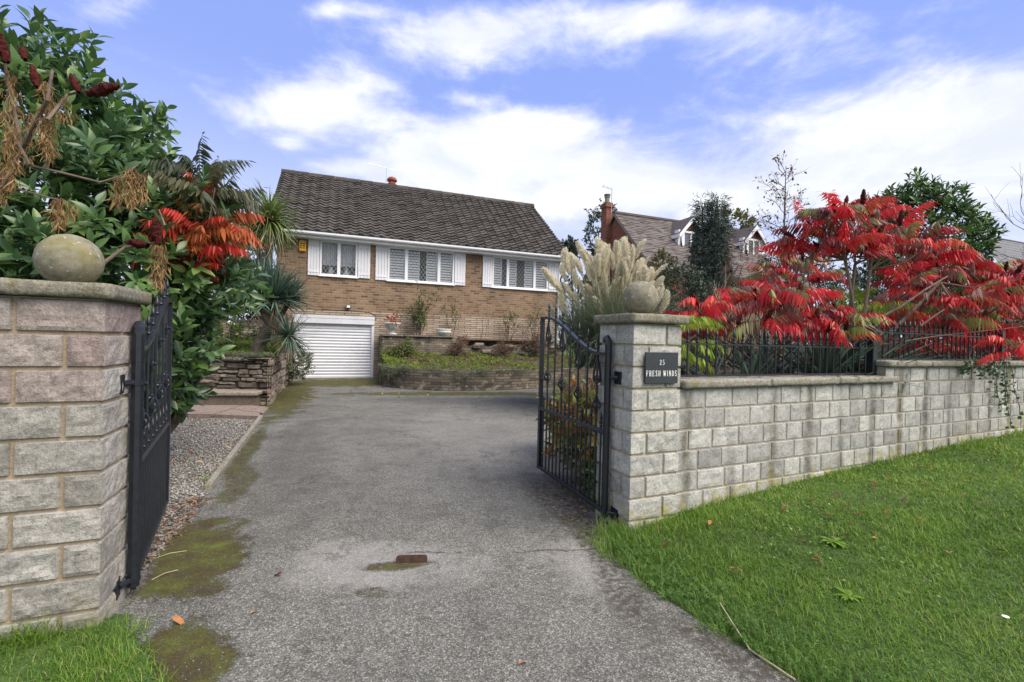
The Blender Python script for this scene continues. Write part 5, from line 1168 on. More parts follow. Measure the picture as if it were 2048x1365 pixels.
def plume_mesh(seed, thin=1.0):
    r_ = np.random.default_rng(seed); n = 700; q = r_.uniform(0, 1, n); R0 = .085*thin*np.sin(np.pi*np.clip(q*.83+.1, 0, 1))**.8; az = r_.uniform(0, 6.283, n); lean = r_.uniform(.02, .08)
    P = np.stack([lean*q*q*2, 0*q, q*.5], -1); D = np.stack([np.cos(az)*.75, np.sin(az)*.75, np.ones(n)*.95], -1)+r_.normal(0, .15, (n, 3)); tv, tf = strip_tpl(.11, 2, .15, .2)
    V, Fq = inst(tv, tf, P, frames(D, rsphere(n)), R0*1.35+.03); o = npmesh('plume', V, Fq, 'pampas_plume', None, np.repeat(np.clip(.15+.75*r_.uniform(0, 1, n), 0, 1), len(tv))); me = o.data; bpy.data.objects.remove(o); return me
PM = [plume_mesh(i, th) for i, th in enumerate((1, .9, 1.1, .45))]
spots = [(1128, 535), (1150, 548), (1160, 520), (1178, 512), (1190, 545), (1200, 500), (1212, 525), (1225, 512), (1232, 540), (1250, 500), (1245, 525), (1262, 515), (1275, 488), (1270, 530), (1290, 545), (1300, 540), (1305, 575), (1320, 580), (1325, 600), (1172, 580), (1140, 570), (1130, 610), (1118, 560), (1210, 560), (1185, 575), (1255, 560), (1222, 575), (1238, 605), (1265, 500), (1240, 495), (1282, 525), (1168, 500), (1195, 525), (1218, 500), (1145, 525), (1288, 515), (1155, 590), (1202, 610), (1312, 555), (1105, 545), (1122, 560), (1135, 520), (1163, 555), (1176, 595), (1188, 510), (1197, 590), (1214, 585), (1228, 575), (1243, 580), (1252, 535), (1268, 560), (1280, 570), (1295, 565), (1308, 535), (1150, 505), (1237, 515), (1258, 590), (1180, 535), (1248, 545), (1206, 515), (1233, 508), (1112, 625)]
mb = MB()
for i, (px, py) in enumerate(spots):
    top = at(px, py+18, 9.0+random.uniform(-.6, .7)); d = top-pb; lat = d[0]; tdir = np.array([d[0]*.5+random.gauss(0, .1), d[1]*.35, 1.0]); tdir /= np.linalg.norm(tdir)
    mid = pb+d*.5+np.array([-lat*.12, 0, .1]); mb.tube([pb+np.array([random.gauss(0, .15), random.gauss(0, .15), 0]), mid, top], [.008, .007, .005], 4, t=.9)
    o = bpy.data.objects.new('plume', PM[3 if i % 9 == 8 else i % 3]); C.objects.link(o); o.parent = pg; o.location = Vector(top)-pg.location-Vector(tdir)*.12; o.rotation_mode = 'QUATERNION'
    o.rotation_quaternion = Vector(tdir).to_track_quat('Z', 'Y') @ Matrix.Rotation(random.random()*6.28, 3, 'Z').to_quaternion(); s = random.uniform(.65, 1.0); o.scale = (s*random.uniform(.85, 1.15), s, s)
mb.build('stalks', 'pampas_blade', pg)

# -- sword-leaved heads
def sword_head(c, n, L, w, elr, droop, tint=(0, 1), ax=UP):
    az = rng.uniform(0, 6.283, n); el = rng.uniform(*elr, n); D = np.stack([np.cos(az)*np.cos(el), np.sin(az)*np.cos(el), np.sin(el)], -1)+(np.array(ax)-UP)*.6; parts = []; sel = rng.integers(0, 3, n)
    for i, dr in enumerate((droop*.4, droop, droop*1.6)):
        tv, tf = strip_tpl(w, 5, dr, .06, 2.0); m_ = sel == i; k = m_.sum()
        if not k: continue
        V, Fq = inst(tv, tf, np.array(c)+D[m_]*.05, frames(D[m_], np.repeat(UP[None], k, 0)+rng.normal(0, .2, (k, 3))), L*rng.uniform(.75, 1.12, k)); parts.append((V, Fq, np.repeat(rng.uniform(*tint, k), len(tv))))
    return cat(parts)
yb = at(515, 712, 9.3); yk = thing('yucca', 'trunked blue-green yucca with three heads and dead leaf skirts beside the garage', 'yucca', yb)
hds = [(at(500, 600, 9.1), 260, .72, (-.45, 1.45)), (at(548, 598, 9.3), 330, .76, (-.4, 1.5)), (at(578, 672, 9.0), 170, .55, (-.8, 1.1)), (at(525, 580, 9.6), 160, .7, (-.1, 1.5)), (at(580, 602, 9.5), 200, .55, (-.4, 1.3))]
mb = MB(); j1 = at(548, 652, 9.3); mb.tube([yb-[0, 0, .1], at(518, 690, 9.3), at(530, 665, 9.3), j1], [.17, .13, .115, .12], 9)
for (c, n, L, e), r in zip(hds, (.09, .1, .07, .08, .06)): mb.tube([j1-[0, 0, .05], (j1+c)/2+[0, 0, -.03], c], [r*.95, r*.8, r*.75], 8)
mb.build('trunk', 'bark', yk); build3('leaves', cat([sword_head(c, n, L*1.05, .062, e, .12) for c, n, L, e in hds]), 'yucca_leaf', yk)
build3('dead_leaves', cat([sword_head(c-np.array([0, 0, .12]), 55, .4, .045, (-1.3, -.4), .3) for c, n, L, e in hds[1:3]]+[sword_head(j1, 25, .35, .045, (-1.4, -.4), .3)]), 'dead_leaf', yk)
cb = at(535, 600, 11.6); cb[2] = .9; ck = thing('cordyline', 'green cordyline palm by the left corner of the roof', 'cordyline', cb); c1, c2 = at(540, 442, 11.6), at(508, 455, 11.9)
mb = MB(); mb.tube([cb, (cb+c1)/2, c1], [.1, .09, .08], 8); mb.tube([(cb+c1)/2, c2-[0, 0, .3], c2], [.07, .06, .06], 7); mb.build('trunk', 'bark', ck)
build3('leaves', cat([sword_head(c1, 420, .95, .045, (-.9, 1.5), .45, (0, .75)), sword_head(c2, 240, .65, .04, (-.9, 1.4), .6, (.45, 1))]), 'cordyline_leaf', ck); build3('dead_leaves', sword_head(c1-np.array([0, 0, .1]), 70, .9, .04, (-1.4, -.5), .4), 'dead_leaf', ck)
y2 = at(1650, 752, 4.75); y2[2] = .93; yy2 = thing('yucca', 'stemless grey-green yucca behind the low railing', 'yucca', y2, 'yuccas behind the railing'); build3('leaves', cat([sword_head(y2+[-.1, -.1, .02], 110, .78, .07, (.1, 1.4), .1), sword_head(y2+[.4, .1, .03], 90, .72, .065, (.1, 1.4), .12), sword_head(y2+[-.55, .1, .0], 60, .6, .06, (.2, 1.4), .12)]), 'yucca_leaf', yy2); build3('dead_leaves', sword_head(y2+[.35, 0, .1], 60, .5, .04, (-.3, .3), .3), 'dead_leaf', yy2)
y3 = at(1500, 752, 4.5); y3[2] = .93; y4 = thing('yucca', 'smaller dark yucca in the shade of the low sumac clump', 'yucca', y3, 'yuccas behind the railing'); build3('leaves', cat([sword_head(y3, 60, .5, .045, (.1, 1.4), .15), sword_head(y3-np.array([.4, .1, 0]), 45, .45, .045, (.0, 1.3), .2)]), 'yucca_leaf', y4)
fs = thing('yucca_flower_spike', 'tall yucca flower spike with creamy bells above the low sumac clump', 'flower spike', at(1598, 745, 5.5))
mb = MB(); mb.tube([at(1596, 748, 5.5), at(1600, 640, 5.5), at(1612, 515, 5.5)], [.016, .013, .006], 6); bells = []
for k in range(30):
    q = random.uniform(.0, 1); px, py = 1600+12*q, 620-105*q; a = at(px, py, 5.5); b = a+np.array([random.uniform(-.2, .2)*(1.2-q), random.uniform(-.1, .1), -.02]); mb.tube([a, b], .004, 3)
    if k % 2 == 0: bells.append(b)
mb.build('stem', 'olive_stem', fs); mb = MB()
for b in bells: mb.lathe(b-[0, 0, .06], [(.006, .065), (.02, .055), (.026, .03), (.022, .008), (.012, 0)], 7, random.random())
mb.build('blossom', 'petal', fs, True)

# -- bare branching shrubs and trees
def twigs(mb, p, d, L, r, depth, spread=.5, kids=3, up=.15, leaves=None, sides=4):
    d = d/np.linalg.norm(d); n = 4; pts = [p]; q = p.copy(); dd = d.copy()
    for i in range(n): dd = dd+rng.normal(0, .12, 3)+np.array([0, 0, up*.25]); dd /= np.linalg.norm(dd); q = q+dd*L/n; pts.append(q.copy())
    mb.tube(pts, list(np.linspace(r, r*.6, n+1)), sides, cap=False)
    if leaves is not None and depth <= 1: leaves.extend([(pts[i], dd) for i in range(1, n+1)])
    if depth > 0:
        for k in range(kids):
            i = rng.integers(1, n+1); nd_ = dd+rng.normal(0, spread, 3); nd_[2] += up; twigs(mb, pts[i], nd_, L*rng.uniform(.55, .8), r*.6, depth-1, spread, kids, up, leaves, 3)
def bare_shrub(label, base, n, L, r, depth, mat, leafmat=None, ll=.05, frac=1.0, spread=.5, up=.3, kids=3, fan=.35, name='bare_shrub', cat_='shrub', tint=(0, 1), group=None, nl=3):
    t = thing(name, label, cat_, base, group); mb = MB(); lv = []; base = np.array(base, float)
    for i in range(n): twigs(mb, base+np.array([rng.normal(0, .06), rng.normal(0, .06), 0]), np.array([rng.normal(0, fan), rng.normal(0, fan), 1.0]), L*rng.uniform(.7, 1.15), r, depth, spread, kids, up, lv)
    mb.build('branches', mat, t)
    if leafmat:
        lv = [x for x in lv if random.random() < frac]; P = np.array([p for p, d in lv]); D = np.array([d for p, d in lv]); build3('foliage', shoots(P, nrm(D+rng.normal(0, .5, D.shape)), nl, ll*1.2, ll, SMALL, 1.0, tint), leafmat, t)
    return t
bare_shrub('bare pale twiggy shrub in front of the conifer', [*at(1455, 660, 8.6)[:2], .9], 16, .8, .014, 3, 'pale_twig', spread=.35, up=.35, fan=.22)
bare_shrub('brown twiggy shrub left of the small red sumac', [*at(1525, 660, 9.6)[:2], .9], 12, .85, .014, 3, 'pale_twig', 'copper_leaf', .04, .25, .45)
bare_shrub('grey thorny thicket below the cordyline', [*at(552, 610, 10.8)[:2], 1.0], 14, .7, .012, 3, 'grey_bark', spread=.4, fan=.5)
tb = at(1578, 650, 14); tb[2] = .9; bt2 = thing('bare_tree', 'almost leafless slender tree with a few dark leaves against the sky', 'tree', tb); mb = MB(); lv = []; top = at(1570, 333, 14); pts = [tb+(top-tb)*q+np.array([.05*math.sin(q*7), 0, 0]) for q in np.linspace(0, 1, 12)]; mb.tube(pts, list(np.linspace(.06, .01, 12)), 6)
for q in np.linspace(.38, .97, 30): 
    p = tb+(top-tb)*q; a = random.random()*6.28; twigs(mb, p, np.array([math.cos(a), math.sin(a), .5]), .85*(1.25-q)+.15, .011, 2, .45, 3, .12, lv, 3)
mb.build('trunk', 'dark_twig', bt2); lv = [x for x in lv if random.random() < .3]; P = np.array([p for p, d in lv]); D = np.array([d for p, d in lv]); build3('crown', shoots(P, nrm(D+rng.normal(0, .6, D.shape)), 1, .06, .1, SMALL, 1.0), 'copper_leaf', bt2)
bare_shrub('fine bare twigs of a tree leaning in at the right edge', at(2120, 560, 12), 8, 1.3, .02, 3, 'dark_twig', spread=.45, fan=.5, name='bare_tree', cat_='tree')

# -- conifer and the other background greenery
cbz = at(1415, 650, 15); cbz[2] = .8; cf = thing('conifer', 'tall dark conifer with two leaders in front of the dormered house', 'conifer tree', cbz); parts = []; tv, tf = leaf_tpl(.16, 3, .2, .6, .6)
for apx, w_, n in [((1436, 390), .72, 2300), ((1406, 402), .62, 1900), ((1428, 500), 1.35, 2600)]:
    ap = at(*apx, 15.0+random.uniform(-.3, .3)); b0 = cbz+np.array([(ap-cbz)[0]*.6, 0, 0]); q = rng.uniform(0, 1, n)**.75; az0 = rng.uniform(0, 6.283, n); rr_ = w_*(.05+q**1.25*1.05)*(1+.35*np.sin(q*19+az0+rng.uniform(0, 1))*np.sin(az0*2.5+q*8))*rng.uniform(.3, 1.1, n)**.6; az = az0
    P = ap+(b0-ap)*q[:, None]+np.stack([np.cos(az)*rr_, np.sin(az)*rr_, rng.normal(0, .08, n)], -1); D = np.stack([np.cos(az), np.sin(az), rng.uniform(-.9, .35, n)], -1)
    parts.append(shoots(P, nrm(D+rng.normal(0, .3, (n, 3))), 6, .3, .15, (tv, tf), .6))
build3('crown', cat(parts), 'conifer_leaf', cf); mb = MB()
for apx in ((1436, 392), (1404, 405)): mb.tube([cbz, (cbz+at(*apx, 15))/2, at(*apx, 15)], [.13, .09, .015], 6)
mb.build('trunk', 'bark', cf)
def ground_at(px, Y, z): p = at(px, 600, Y); p[2] = z; return p
shrub('evergreen_shrub', 'dense grey-green shrub right of the pampas grass', 'shrub', [E_(1365, 600, 11.5, (.75, .8, .85)), E_(1330, 640, 11.3, (.6, .7, .6)), E_(1400, 640, 11.3, (.7, .7, .6))], 900, 7, .18, .085, SMALL, 'dark_shrub', 'bark', ground_at(1365, 11.5, .8), 4)
shrub('golden_shrub', 'thin yellowish shrub at the gable foot of the neighbouring house', 'shrub', [E_(1322, 555, 16, (.5, .5, .9))], 260, 7, .2, .1, SMALL, 'olive_shrub', 'bark', ground_at(1322, 16, .8), 3)
shrub('copper_shrub', 'rusty brown shrub right of the tall conifer', 'shrub', [E_(1490, 545, 13, (.55, .6, 1.0)), E_(1515, 590, 13, (.6, .6, .8))], 420, 6, .25, .09, NARROW, 'copper_leaf', 'bark', ground_at(1490, 13, .8), 4)
shrub('bay_tree', 'round bright green evergreen tree behind the red sumacs', 'tree', [E_(1840, 480, 9.6, (.95, .9, 1.15)), E_(1815, 440, 9.6, (.6, .7, .72)), E_(1895, 490, 9.6, (.62, .7, .75)), E_(1840, 580, 9.5, (1.15, .9, .9))], 1150, 9, .22, .13, LAUREL, 'bright_laurel', 'bark', ground_at(1840, 9.6, .8), 5, .05, part='crown', stempart='trunk', updir=.7)
shrub('yew_bush', 'dark evergreen mass behind the tall sumac stem', 'shrub', [E_(1690, 620, 9.0, (1.0, .8, .8)), E_(1790, 640, 8.8, (1.1, .8, .7)), E_(1610, 640, 9.0, (.7, .7, .6))], 1100, 8, .2, .08, NARROW, 'conifer_leaf', 'bark', ground_at(1700, 9.0, .8), 5)
shrub('grey_shrub', 'grey-leaved shrub beyond the small red sumac', 'shrub', [E_(1620, 530, 11, (.8, .7, .7)), E_(1700, 520, 11, (.9, .7, .7)), E_(1570, 560, 11, (.6, .7, .7))], 600, 7, .2, .08, SMALL, 'dark_shrub', 'bark', ground_at(1640, 11, .8), 5)
shrub('garden_hedge', 'dull hedge closing off the garden behind the wide right sumac', 'hedge', [E_(1960, 640, 10.5, (1.2, .8, .7)), E_(2090, 640, 10.5, (1.3, .8, .7))], 700, 7, .2, .085, SMALL, 'dark_shrub', 'bark', ground_at(1990, 10.5, .8), 5)
for lab, px, py, Y, r, n, mt in [('slim grey-green tree behind the red brick chimney', 1207, 470, 34, (1.3, 1.2, 2.2), 420, 'dark_shrub'), ('small dark tree peeping out at the right end of the tiled roof', 1140, 500, 26, (.32, .4, .45), 160, 'conifer_leaf'), ('green tree top behind the dormers and conifer', 1465, 460, 27, (1.3, 1, 1.1), 300, 'olive_shrub')]:
    c, rr_ = E_(px, py, Y, r); b_ = c.copy(); b_[2] = .8
    shrub('background_tree', lab, 'tree', [(c, rr_), (c-np.array([0, 0, rr_[2]*.9]), rr_*np.array([.8, .8, .8]))], n, 7, .4, .22, SMALL, mt, 'bark', b_, 3, .1, part='crown', stempart='trunk')
shrub('garden_hedge', 'dark hedge across the gap between the two houses', 'hedge', [E_(1165, 610, 20, (1.5, 1, 1.5)), E_(1260, 610, 19, (1.8, 1, 1.3)), E_(1110, 620, 21, (1.5, 1, 1.3))], 900, 7, .3, .14, SMALL, 'dark_shrub', 'bark', ground_at(1200, 20, .8), 5)
for lab, px, py, Y, r, n, mt, ll in [('olive green shrub left of the cordyline', 470, 500, 15, (1.1, .9, 1.2), 420, 'olive_shrub', .12), ('dark green shrub under the cordyline', 500, 570, 12.8, (.9, .7, .75), 420, 'dark_shrub', .09), ('low dark shrub against the back wall', 490, 668, 11.4, (.35, .3, .25), 130, 'dark_shrub', .06), ('bright yellow-green shrub at the edge of the laurel', 440, 672, 10.2, (.42, .4, .35), 170, 'cover_leaf', .07), ('leafy green shrub above the back wall', 475, 625, 13.4, (.9, .5, .5), 260, 'olive_shrub', .09), ('grey-green shrub spilling down the rockery by the garage door', 590, 728, 11.6, (.33, .55, .38), 380, 'grey_cover', .06)]:
    c, rr_ = E_(px, py, Y, r); b_ = c-np.array([0, 0, rr_[2]]); shrub('garden_shrub', lab, 'shrub', [(c, rr_)], n, 7, .16, ll, SMALL, mt, 'bark', b_, 4, .02, group='shrubs of the left garden', lo=.5)

shrub('garden_hedge', 'long dark hedge closing the garden behind the railings', 'hedge', [E_(1480, 665, 12.5, (1.7, .9, .7)), E_(1680, 670, 12.5, (1.7, .9, .75)), E_(1880, 670, 12.5, (1.7, .9, .8)), E_(2080, 670, 12.5, (1.7, .9, .8)), E_(2280, 670, 12.5, (1.7, .9, .8))], 1500, 7, .25, .12, SMALL, 'dark_shrub', 'bark', ground_at(1750, 12.5, .8), 6)
shrub('low_shrub', 'low dark leafy shrubs carpeting the bed behind the railings', 'shrub', [E_(1430, 735, 5.2, (.5, .35, .25)), E_(1570, 738, 5.6, (.6, .35, .25)), E_(1720, 738, 5.8, (.6, .35, .25)), E_(1860, 735, 6.6, (.8, .35, .25)), E_(2000, 730, 7, (.9, .35, .25))], 800, 6, .14, .07, SMALL, 'dark_shrub', 'bark', ground_at(1600, 5.7, .85), 5, .012)
shrub('garden_hedge', 'tall mixed green hedge at the far left, behind the low back wall', 'hedge', [E_(330, 600, 17, (1.8, 1, 1.3)), E_(450, 600, 17, (1.6, 1, 1.3)), E_(555, 620, 17.5, (.9, .7, 1.1)), E_(200, 600, 16, (1.8, 1, 1.4))], 1100, 7, .28, .13, SMALL, 'olive_shrub', 'bark', ground_at(420, 17, .8), 5)
# -- planting in the raised beds
def roses(label, u, d, z, n, L, fr, ll=.045, tint=(0, 1), mat='rose_leaf'): return bare_shrub(label, H(u, d, z), n, L, .009, 2, 'bark', mat, ll, fr, .4, .45, 2, .3, 'rose_bush', 'rose bush', tint, 'rose bushes against the house', 4)
roses('bushy green climbing rose on the stone plinth, nearest the garage', 2.5, -.35, 1.25, 12, .72, .9, .075, (0, .8)); roses('thin upright rose just right of the pale bowl', 3.55, -.35, 1.25, 4, .75, .6, .06); roses('straggly rose with yellowing leaves right of the crumbling wall', 5.5, -.4, 1.2, 10, .72, .4, .06, (.4, 1)); roses('single bare rose cane in the middle of the plinth', 4.5, -.35, 1.25, 3, .7, .15); roses('tall rose at the right end of the upper bed', 6.4, -.4, 1.2, 8, .8, .35, .06, (.3, 1))
for lab, u, d, z, n, L, lf in [('brown sprawling twiggy shrub in the planter, nearest the garage', 1.95, -1.1, .7, 14, .3, .5), ('reddish bare shrub in the middle of the planter', 3.6, -1.0, .75, 12, .33, .2), ('dead-looking shrub at the right of the planter', 5.0, -1.1, .75, 16, .33, .15), ('brown tangle at the right end of the crumbling wall', 6.2, -1.0, .75, 16, .42, .3)]:
    bare_shrub(lab, H(u, d, z), n, L, .008, 3, 'bark', 'copper_leaf' if lf < .4 else 'rose_leaf', .045, lf, .6, .1, 3, .7, 'twiggy_shrub', 'shrub', group='twiggy shrubs in the planter')
rp = thing('pot_plant', 'small red-leaved plant growing in the footed urn', 'plant', H(1.62, -.66, 1.7)); c = H(1.62, -.66, 1.78); P = c+rng.normal(0, 1, (60, 3))*[.11, .11, .09]; build3('foliage', shoots(P, nrm(P-c+UP*.1), 5, .08, .055, SMALL, 1), 'red_pot_plant', rp)
def on_bed(Vb, n, cols, dz=.0):
    g = Vb.reshape(-1, cols, 3); i = rng.uniform(0, len(g)-1.001, n); j = rng.uniform(0, cols-1.001, n); a, b = i.astype(int), j.astype(int); fi, fj = (i-a)[:, None], (j-b)[:, None]
    return (g[a, b]*(1-fi)+g[a+1, b]*fi)*(1-fj)+(g[a, b+1]*(1-fi)+g[a+1, b+1]*fi)*fj+[0, 0, dz]
P = on_bed(PLANT_V, 3600, 8); cl_n = np.array([mn.noise(Vector(p*1.6)) for p in P]); P = P[cl_n > -.45]; D = nrm(np.stack([rng.normal(0, .5, len(P)), rng.normal(0, .5, len(P)), np.ones(len(P))], -1))
tag(build3('ground_cover', shoots(P, D, 6, .07, .05, SMALL, 1.1, (.2, .95)), 'cover_leaf', None), 'bright green ground cover filling the curved planter', 'ground cover', kind='stuff')
parts = []
for (i0, i1, drop, n) in [(11, 23, .3, 420), (27, 36, .34, 330), (22, 28, .1, 90), (36, 50, .12, 180)]:
    for k in range(n):
        i = random.uniform(i0, i1); a = int(i); p = PC[a]+(PC[a+1]-PC[a])*(i-a); tn = PC[a+1]-PC[a]; tn = tn/np.linalg.norm(tn); nn_ = np.array([tn[1], -tn[0]]); e = math.sin(math.pi*(i-i0)/(i1-i0)); q = random.random()
        parts.append((p[0]+nn_[0]*(.06*q+random.uniform(-.2, .06)*(1-q)), p[1]+nn_[1]*(.06*q+random.uniform(-.2, .06)*(1-q)), .55-drop*e*q**1.2+random.uniform(-.02, .04)))
P = np.array(parts); D = nrm(np.stack([rng.normal(0, .5, len(P)), -.7+rng.normal(0, .4, len(P)), rng.uniform(-.5, .6, len(P))], -1)); tag(build3('trailing_plant', shoots(P, D, 8, .1, .032, NARROW, .9), 'grey_cover', None), 'grey-green trailing plants spilling over the curved planter wall', 'trailing plant', kind='stuff')
X = rng.uniform(-7.5, -4.4, 3800); Y_ = rng.uniform(8.4, 13, 3800); m_ = X < ROCK_E(Y_)-.02; X, Y_ = X[m_], Y_[m_]; P = np.stack([X, Y_, left_h(X, Y_)+.01], -1); D = nrm(np.stack([rng.normal(0, .5, len(P)), rng.normal(0, .5, len(P)), np.ones(len(P))], -1))
tag(build3('ground_cover', shoots(P, D, 6, .08, .05, SMALL, 1.1, (.0, .85)), 'cover_leaf', None), 'green and brown ground cover on the rockery bed under the yucca', 'ground cover', kind='stuff')
P = np.stack([rng.uniform(-5.6, -4.5, 500), rng.uniform(8.38, 8.7, 500), np.full(500, .86)], -1); tag(build3('ground_cover', shoots(P, nrm(np.array([[0, -.3, 1.]])+rng.normal(0, .4, (500, 3))), 7, .07, .04, NARROW, 1.0), 'grey_cover', None), 'blue-green low ground cover along the top edge of the rockery wall', 'ground cover', kind='stuff')
# plants behind the right gate
for lab, px, py, Y, r, n, mt, ll, tn in [('orange and red autumn peony behind the right gate', 1165, 850, 4.4, (.28, .5, .33), 170, 'peony_leaf', .1, (.25, .95)), ('fresh green low plant at the foot of the right gate', 1195, 960, 3.85, (.1, .22, .14), 60, 'bright_laurel', .07, (.4, 1)), ('grey-green low plant behind the lower half of the right gate', 1178, 905, 4.1, (.2, .3, .2), 110, 'grey_cover', .07, (.3, 1)), ('yellowing peony at the back of the drive bed', 1140, 830, 5.2, (.25, .4, .3), 110, 'peony_leaf', .1, (.2, .75))]:
    c, rr_ = E_(px, py, Y, r); b_ = c.copy(); b_[2] = 0; shrub('border_plant', lab, 'plant', [(c, rr_)], n, 5, .12, ll, SMALL, mt, 'bark', b_, 5, .008, group='plants in the drive border', tint=tn, lo=.3)
sumac('low olive and red sumac fronds showing through the right gate', (.95, 4.15, .1), J([(1200, 790), (1185, 770), (1195, 830), (1175, 800)], 3.9, 4.2), 5, .3, lambda p, k: random.choice([.9, .93, .82, .96]), 'sumac_leaf', 0, .012, None, group='young green sumacs')
iv = thing('ivy', 'dark trailing ivy hanging over the coping at the right end of the wall', 'ivy', TW(5.2, -.05, 1.2)); mb = MB(); lp = []
for x0, dx, L in [(4.9, .0, .12), (5.0, .1, .5), (5.15, .25, .75), (5.25, .05, .45), (5.35, .3, .6), (4.4, -.05, .1), (4.6, .05, .14)]:
    pts = [TW(x0+dx*q+.03*math.sin(q*9), -.06-.012*random.random(), 1.19-L*q) for q in np.linspace(0, 1, 8)]; pts = [TW(x0, .06, 1.21)]+pts; mb.tube(pts, .003, 4)
    for p in pts[1:]: lp += [p+rng.normal(0, .025, 3)*[1, .3, 1] for _ in range(5)]
mb.build('stem', 'bark', iv); P = np.array(lp); D = nrm(-bk*-.2+rng.normal(0, .6, P.shape)*[1, .3, 1]-UP*.3); V, Fq = inst(*leaf_tpl(.9, 3, .1, .2, .7), P, frames(D, np.repeat(WN[None], len(P), 0)+rng.normal(0, .3, P.shape)), rng.uniform(.025, .05, len(P))); npmesh('foliage', V, Fq, 'laurel_leaf', iv, np.repeat(rng.uniform(0, .5, len(P)), 12))
# ================================================================ LAWN GRASS, GRAVEL, FALLEN LEAVES
def blades(name, pts, dens, hf, Lr, label, tint=None, width=.0032, lean=.55):
    n = len(pts); az = rng.uniform(0, 6.283, n); el = np.clip(rng.normal(1.1, .33, n), .15, 1.55); D = np.stack([np.cos(az)*np.cos(el), np.sin(az)*np.cos(el), np.sin(el)], -1); parts = []; sel = rng.integers(0, 3, n)
    for i, dr in enumerate((.12, .4, .7)):
        m_ = sel == i; k = m_.sum(); tv, tf = strip_tpl(1.0, 3, dr, .12, 2.0); S = np.stack([width[m_] if hasattr(width, '__len__') else np.full(k, width), Lr[m_], Lr[m_]], -1); V, Fq = inst(tv, tf, pts[m_], frames(D[m_], np.repeat(UP[None], k, 0)), S); parts.append((V, Fq, np.repeat(tint[m_], len(tv))))
    return tag(build3(name, cat(parts), 'grass_blade', None), label, 'grass', kind='stuff')
def sample_lawn(n, x0, x1, y0, y1, keep, hf, pw):
    X = rng.uniform(x0, x1, n); Y_ = rng.uniform(y0, y1, n); dist = np.hypot(X, Y_); ok = keep(X, Y_) & (rng.uniform(0, 1, n) < np.clip((2.6/dist)**pw, 0, 1)); X, Y_ = X[ok], Y_[ok]
    return np.stack([X, Y_, hf(X, Y_)-.004], -1)
def lawn_ok(X, Y_): return ((X-PR[0])*WN[0]+(Y_-PR[1])*WN[1] > .015) & (X > edge_x(Y_)-.02+.06*np.sin(Y_*13)*np.sin(Y_*5.1)) & (np.abs(X) < Y_*1.2+1.6)
P = sample_lawn(1050000, .5, 11, .9, 7.6, lawn_ok, lawn_h, 1.35); d = np.hypot(P[:, 0], P[:, 1]); wd_ = (P[:, 0]-PR[0])*WN[0]+(P[:, 1]-PR[1])*WN[1]
pn = np.array([mn.noise(Vector((p[0]*1.7, p[1]*1.7, 0))) for p in P]); pn2 = np.array([mn.noise(Vector((p[0]*6, p[1]*6, 3))) for p in P]); ed = P[:, 0]-edge_x(P[:, 1])
L = .036*(1+.45*pn+.35*pn2)*rng.uniform(.5, 1.35, len(P)); L *= 1+1.0*np.exp(-wd_/.12)+.9*np.exp(-ed/.14); pn3 = np.array([mn.noise(Vector((p[0]*.6, p[1]*.9, 31))) for p in P]); L *= 1-.35*np.clip(pn3*2, -.5, 1); tint = np.clip(.45+.32*pn+.25*pn2+.35*pn3+rng.normal(0, .2, len(P)), 0, .92); tint = np.where(rng.uniform(0, 1, len(P)) < .035, rng.uniform(.92, 1, len(P)), tint)
blades('grass', P, 1, lawn_h, L, 'green lawn grass in front of the garden wall', tint, .003*np.clip(d/2.4, .85, 2.6))
def verge_ok(X, Y_): return (X < VX(Y_)+.03*np.sin(Y_*17)) & ((X-PL[0])*GV[0]+(Y_-PL[1])*GV[1] < -.02) & (np.abs(X) < Y_*1.25+1.3)
P = sample_lawn(85000, -4.0, -.9, .9, 2.3, verge_ok, verge_h, .6); pn = np.array([mn.noise(Vector((p[0]*3, p[1]*3, 9))) for p in P]); dn = VX(P[:, 1])-P[:, 0]; kp = rng.uniform(0, 1, len(P)) < np.clip(dn/.25+.12, 0, 1)*(.75+pn*.6); P = P[kp]; pn = pn[kp]
wl = -((P[:, 0]-PL[0])*GV[0]+(P[:, 1]-PL[1])*GV[1]); L = .04*(1+.6*pn)*rng.uniform(.5, 1.3, len(P))*(1+1.1*np.exp(-wl/.07)); tint = np.clip(.35+.3*pn+rng.normal(0, .2, len(P)), 0, .9); tint = np.where(rng.uniform(0, 1, len(P)) < .08, rng.uniform(.9, 1, len(P)), tint)
blades('grass', P, 1, verge_h, L, 'patchy verge grass at the foot of the left gate pillar', tint, np.full(len(P), .003))
# tufts at the gate pillar, and feathery yarrow along the drive edge
def tuft(c, n, L, spread=.06): return np.array(c)+rng.normal(0, spread, (n, 3))*[1, 1, 0], L*rng.uniform(.5, 1.2, n)
PP, LL = [], []
for c, n, L, s in [((.72, 3.12, 0), 260, .13, .06), ((.62, 3.02, 0), 120, .09, .06), ((.80, 3.03, .02), 160, .1, .05), ((-2.02, 1.86, .02), 130, .13, .04), ((-1.93, 1.89, .02), 160, .12, .03), ((-2.25, 1.78, .03), 160, .12, .05), ((-1.78, 1.94, .0), 90, .09, .03), ((-2.65, 4.05, 0), 50, .07, .05)]: a, b = tuft(c, n, L, s); PP.append(a); LL.append(b)
PP = np.concatenate(PP); LL = np.concatenate(LL); blades('grass', PP, 1, None, LL, 'long tufts of grass at the feet of the gate pillars', np.clip(rng.normal(.5, .25, len(PP)), 0, .97), np.full(len(PP), .0035))
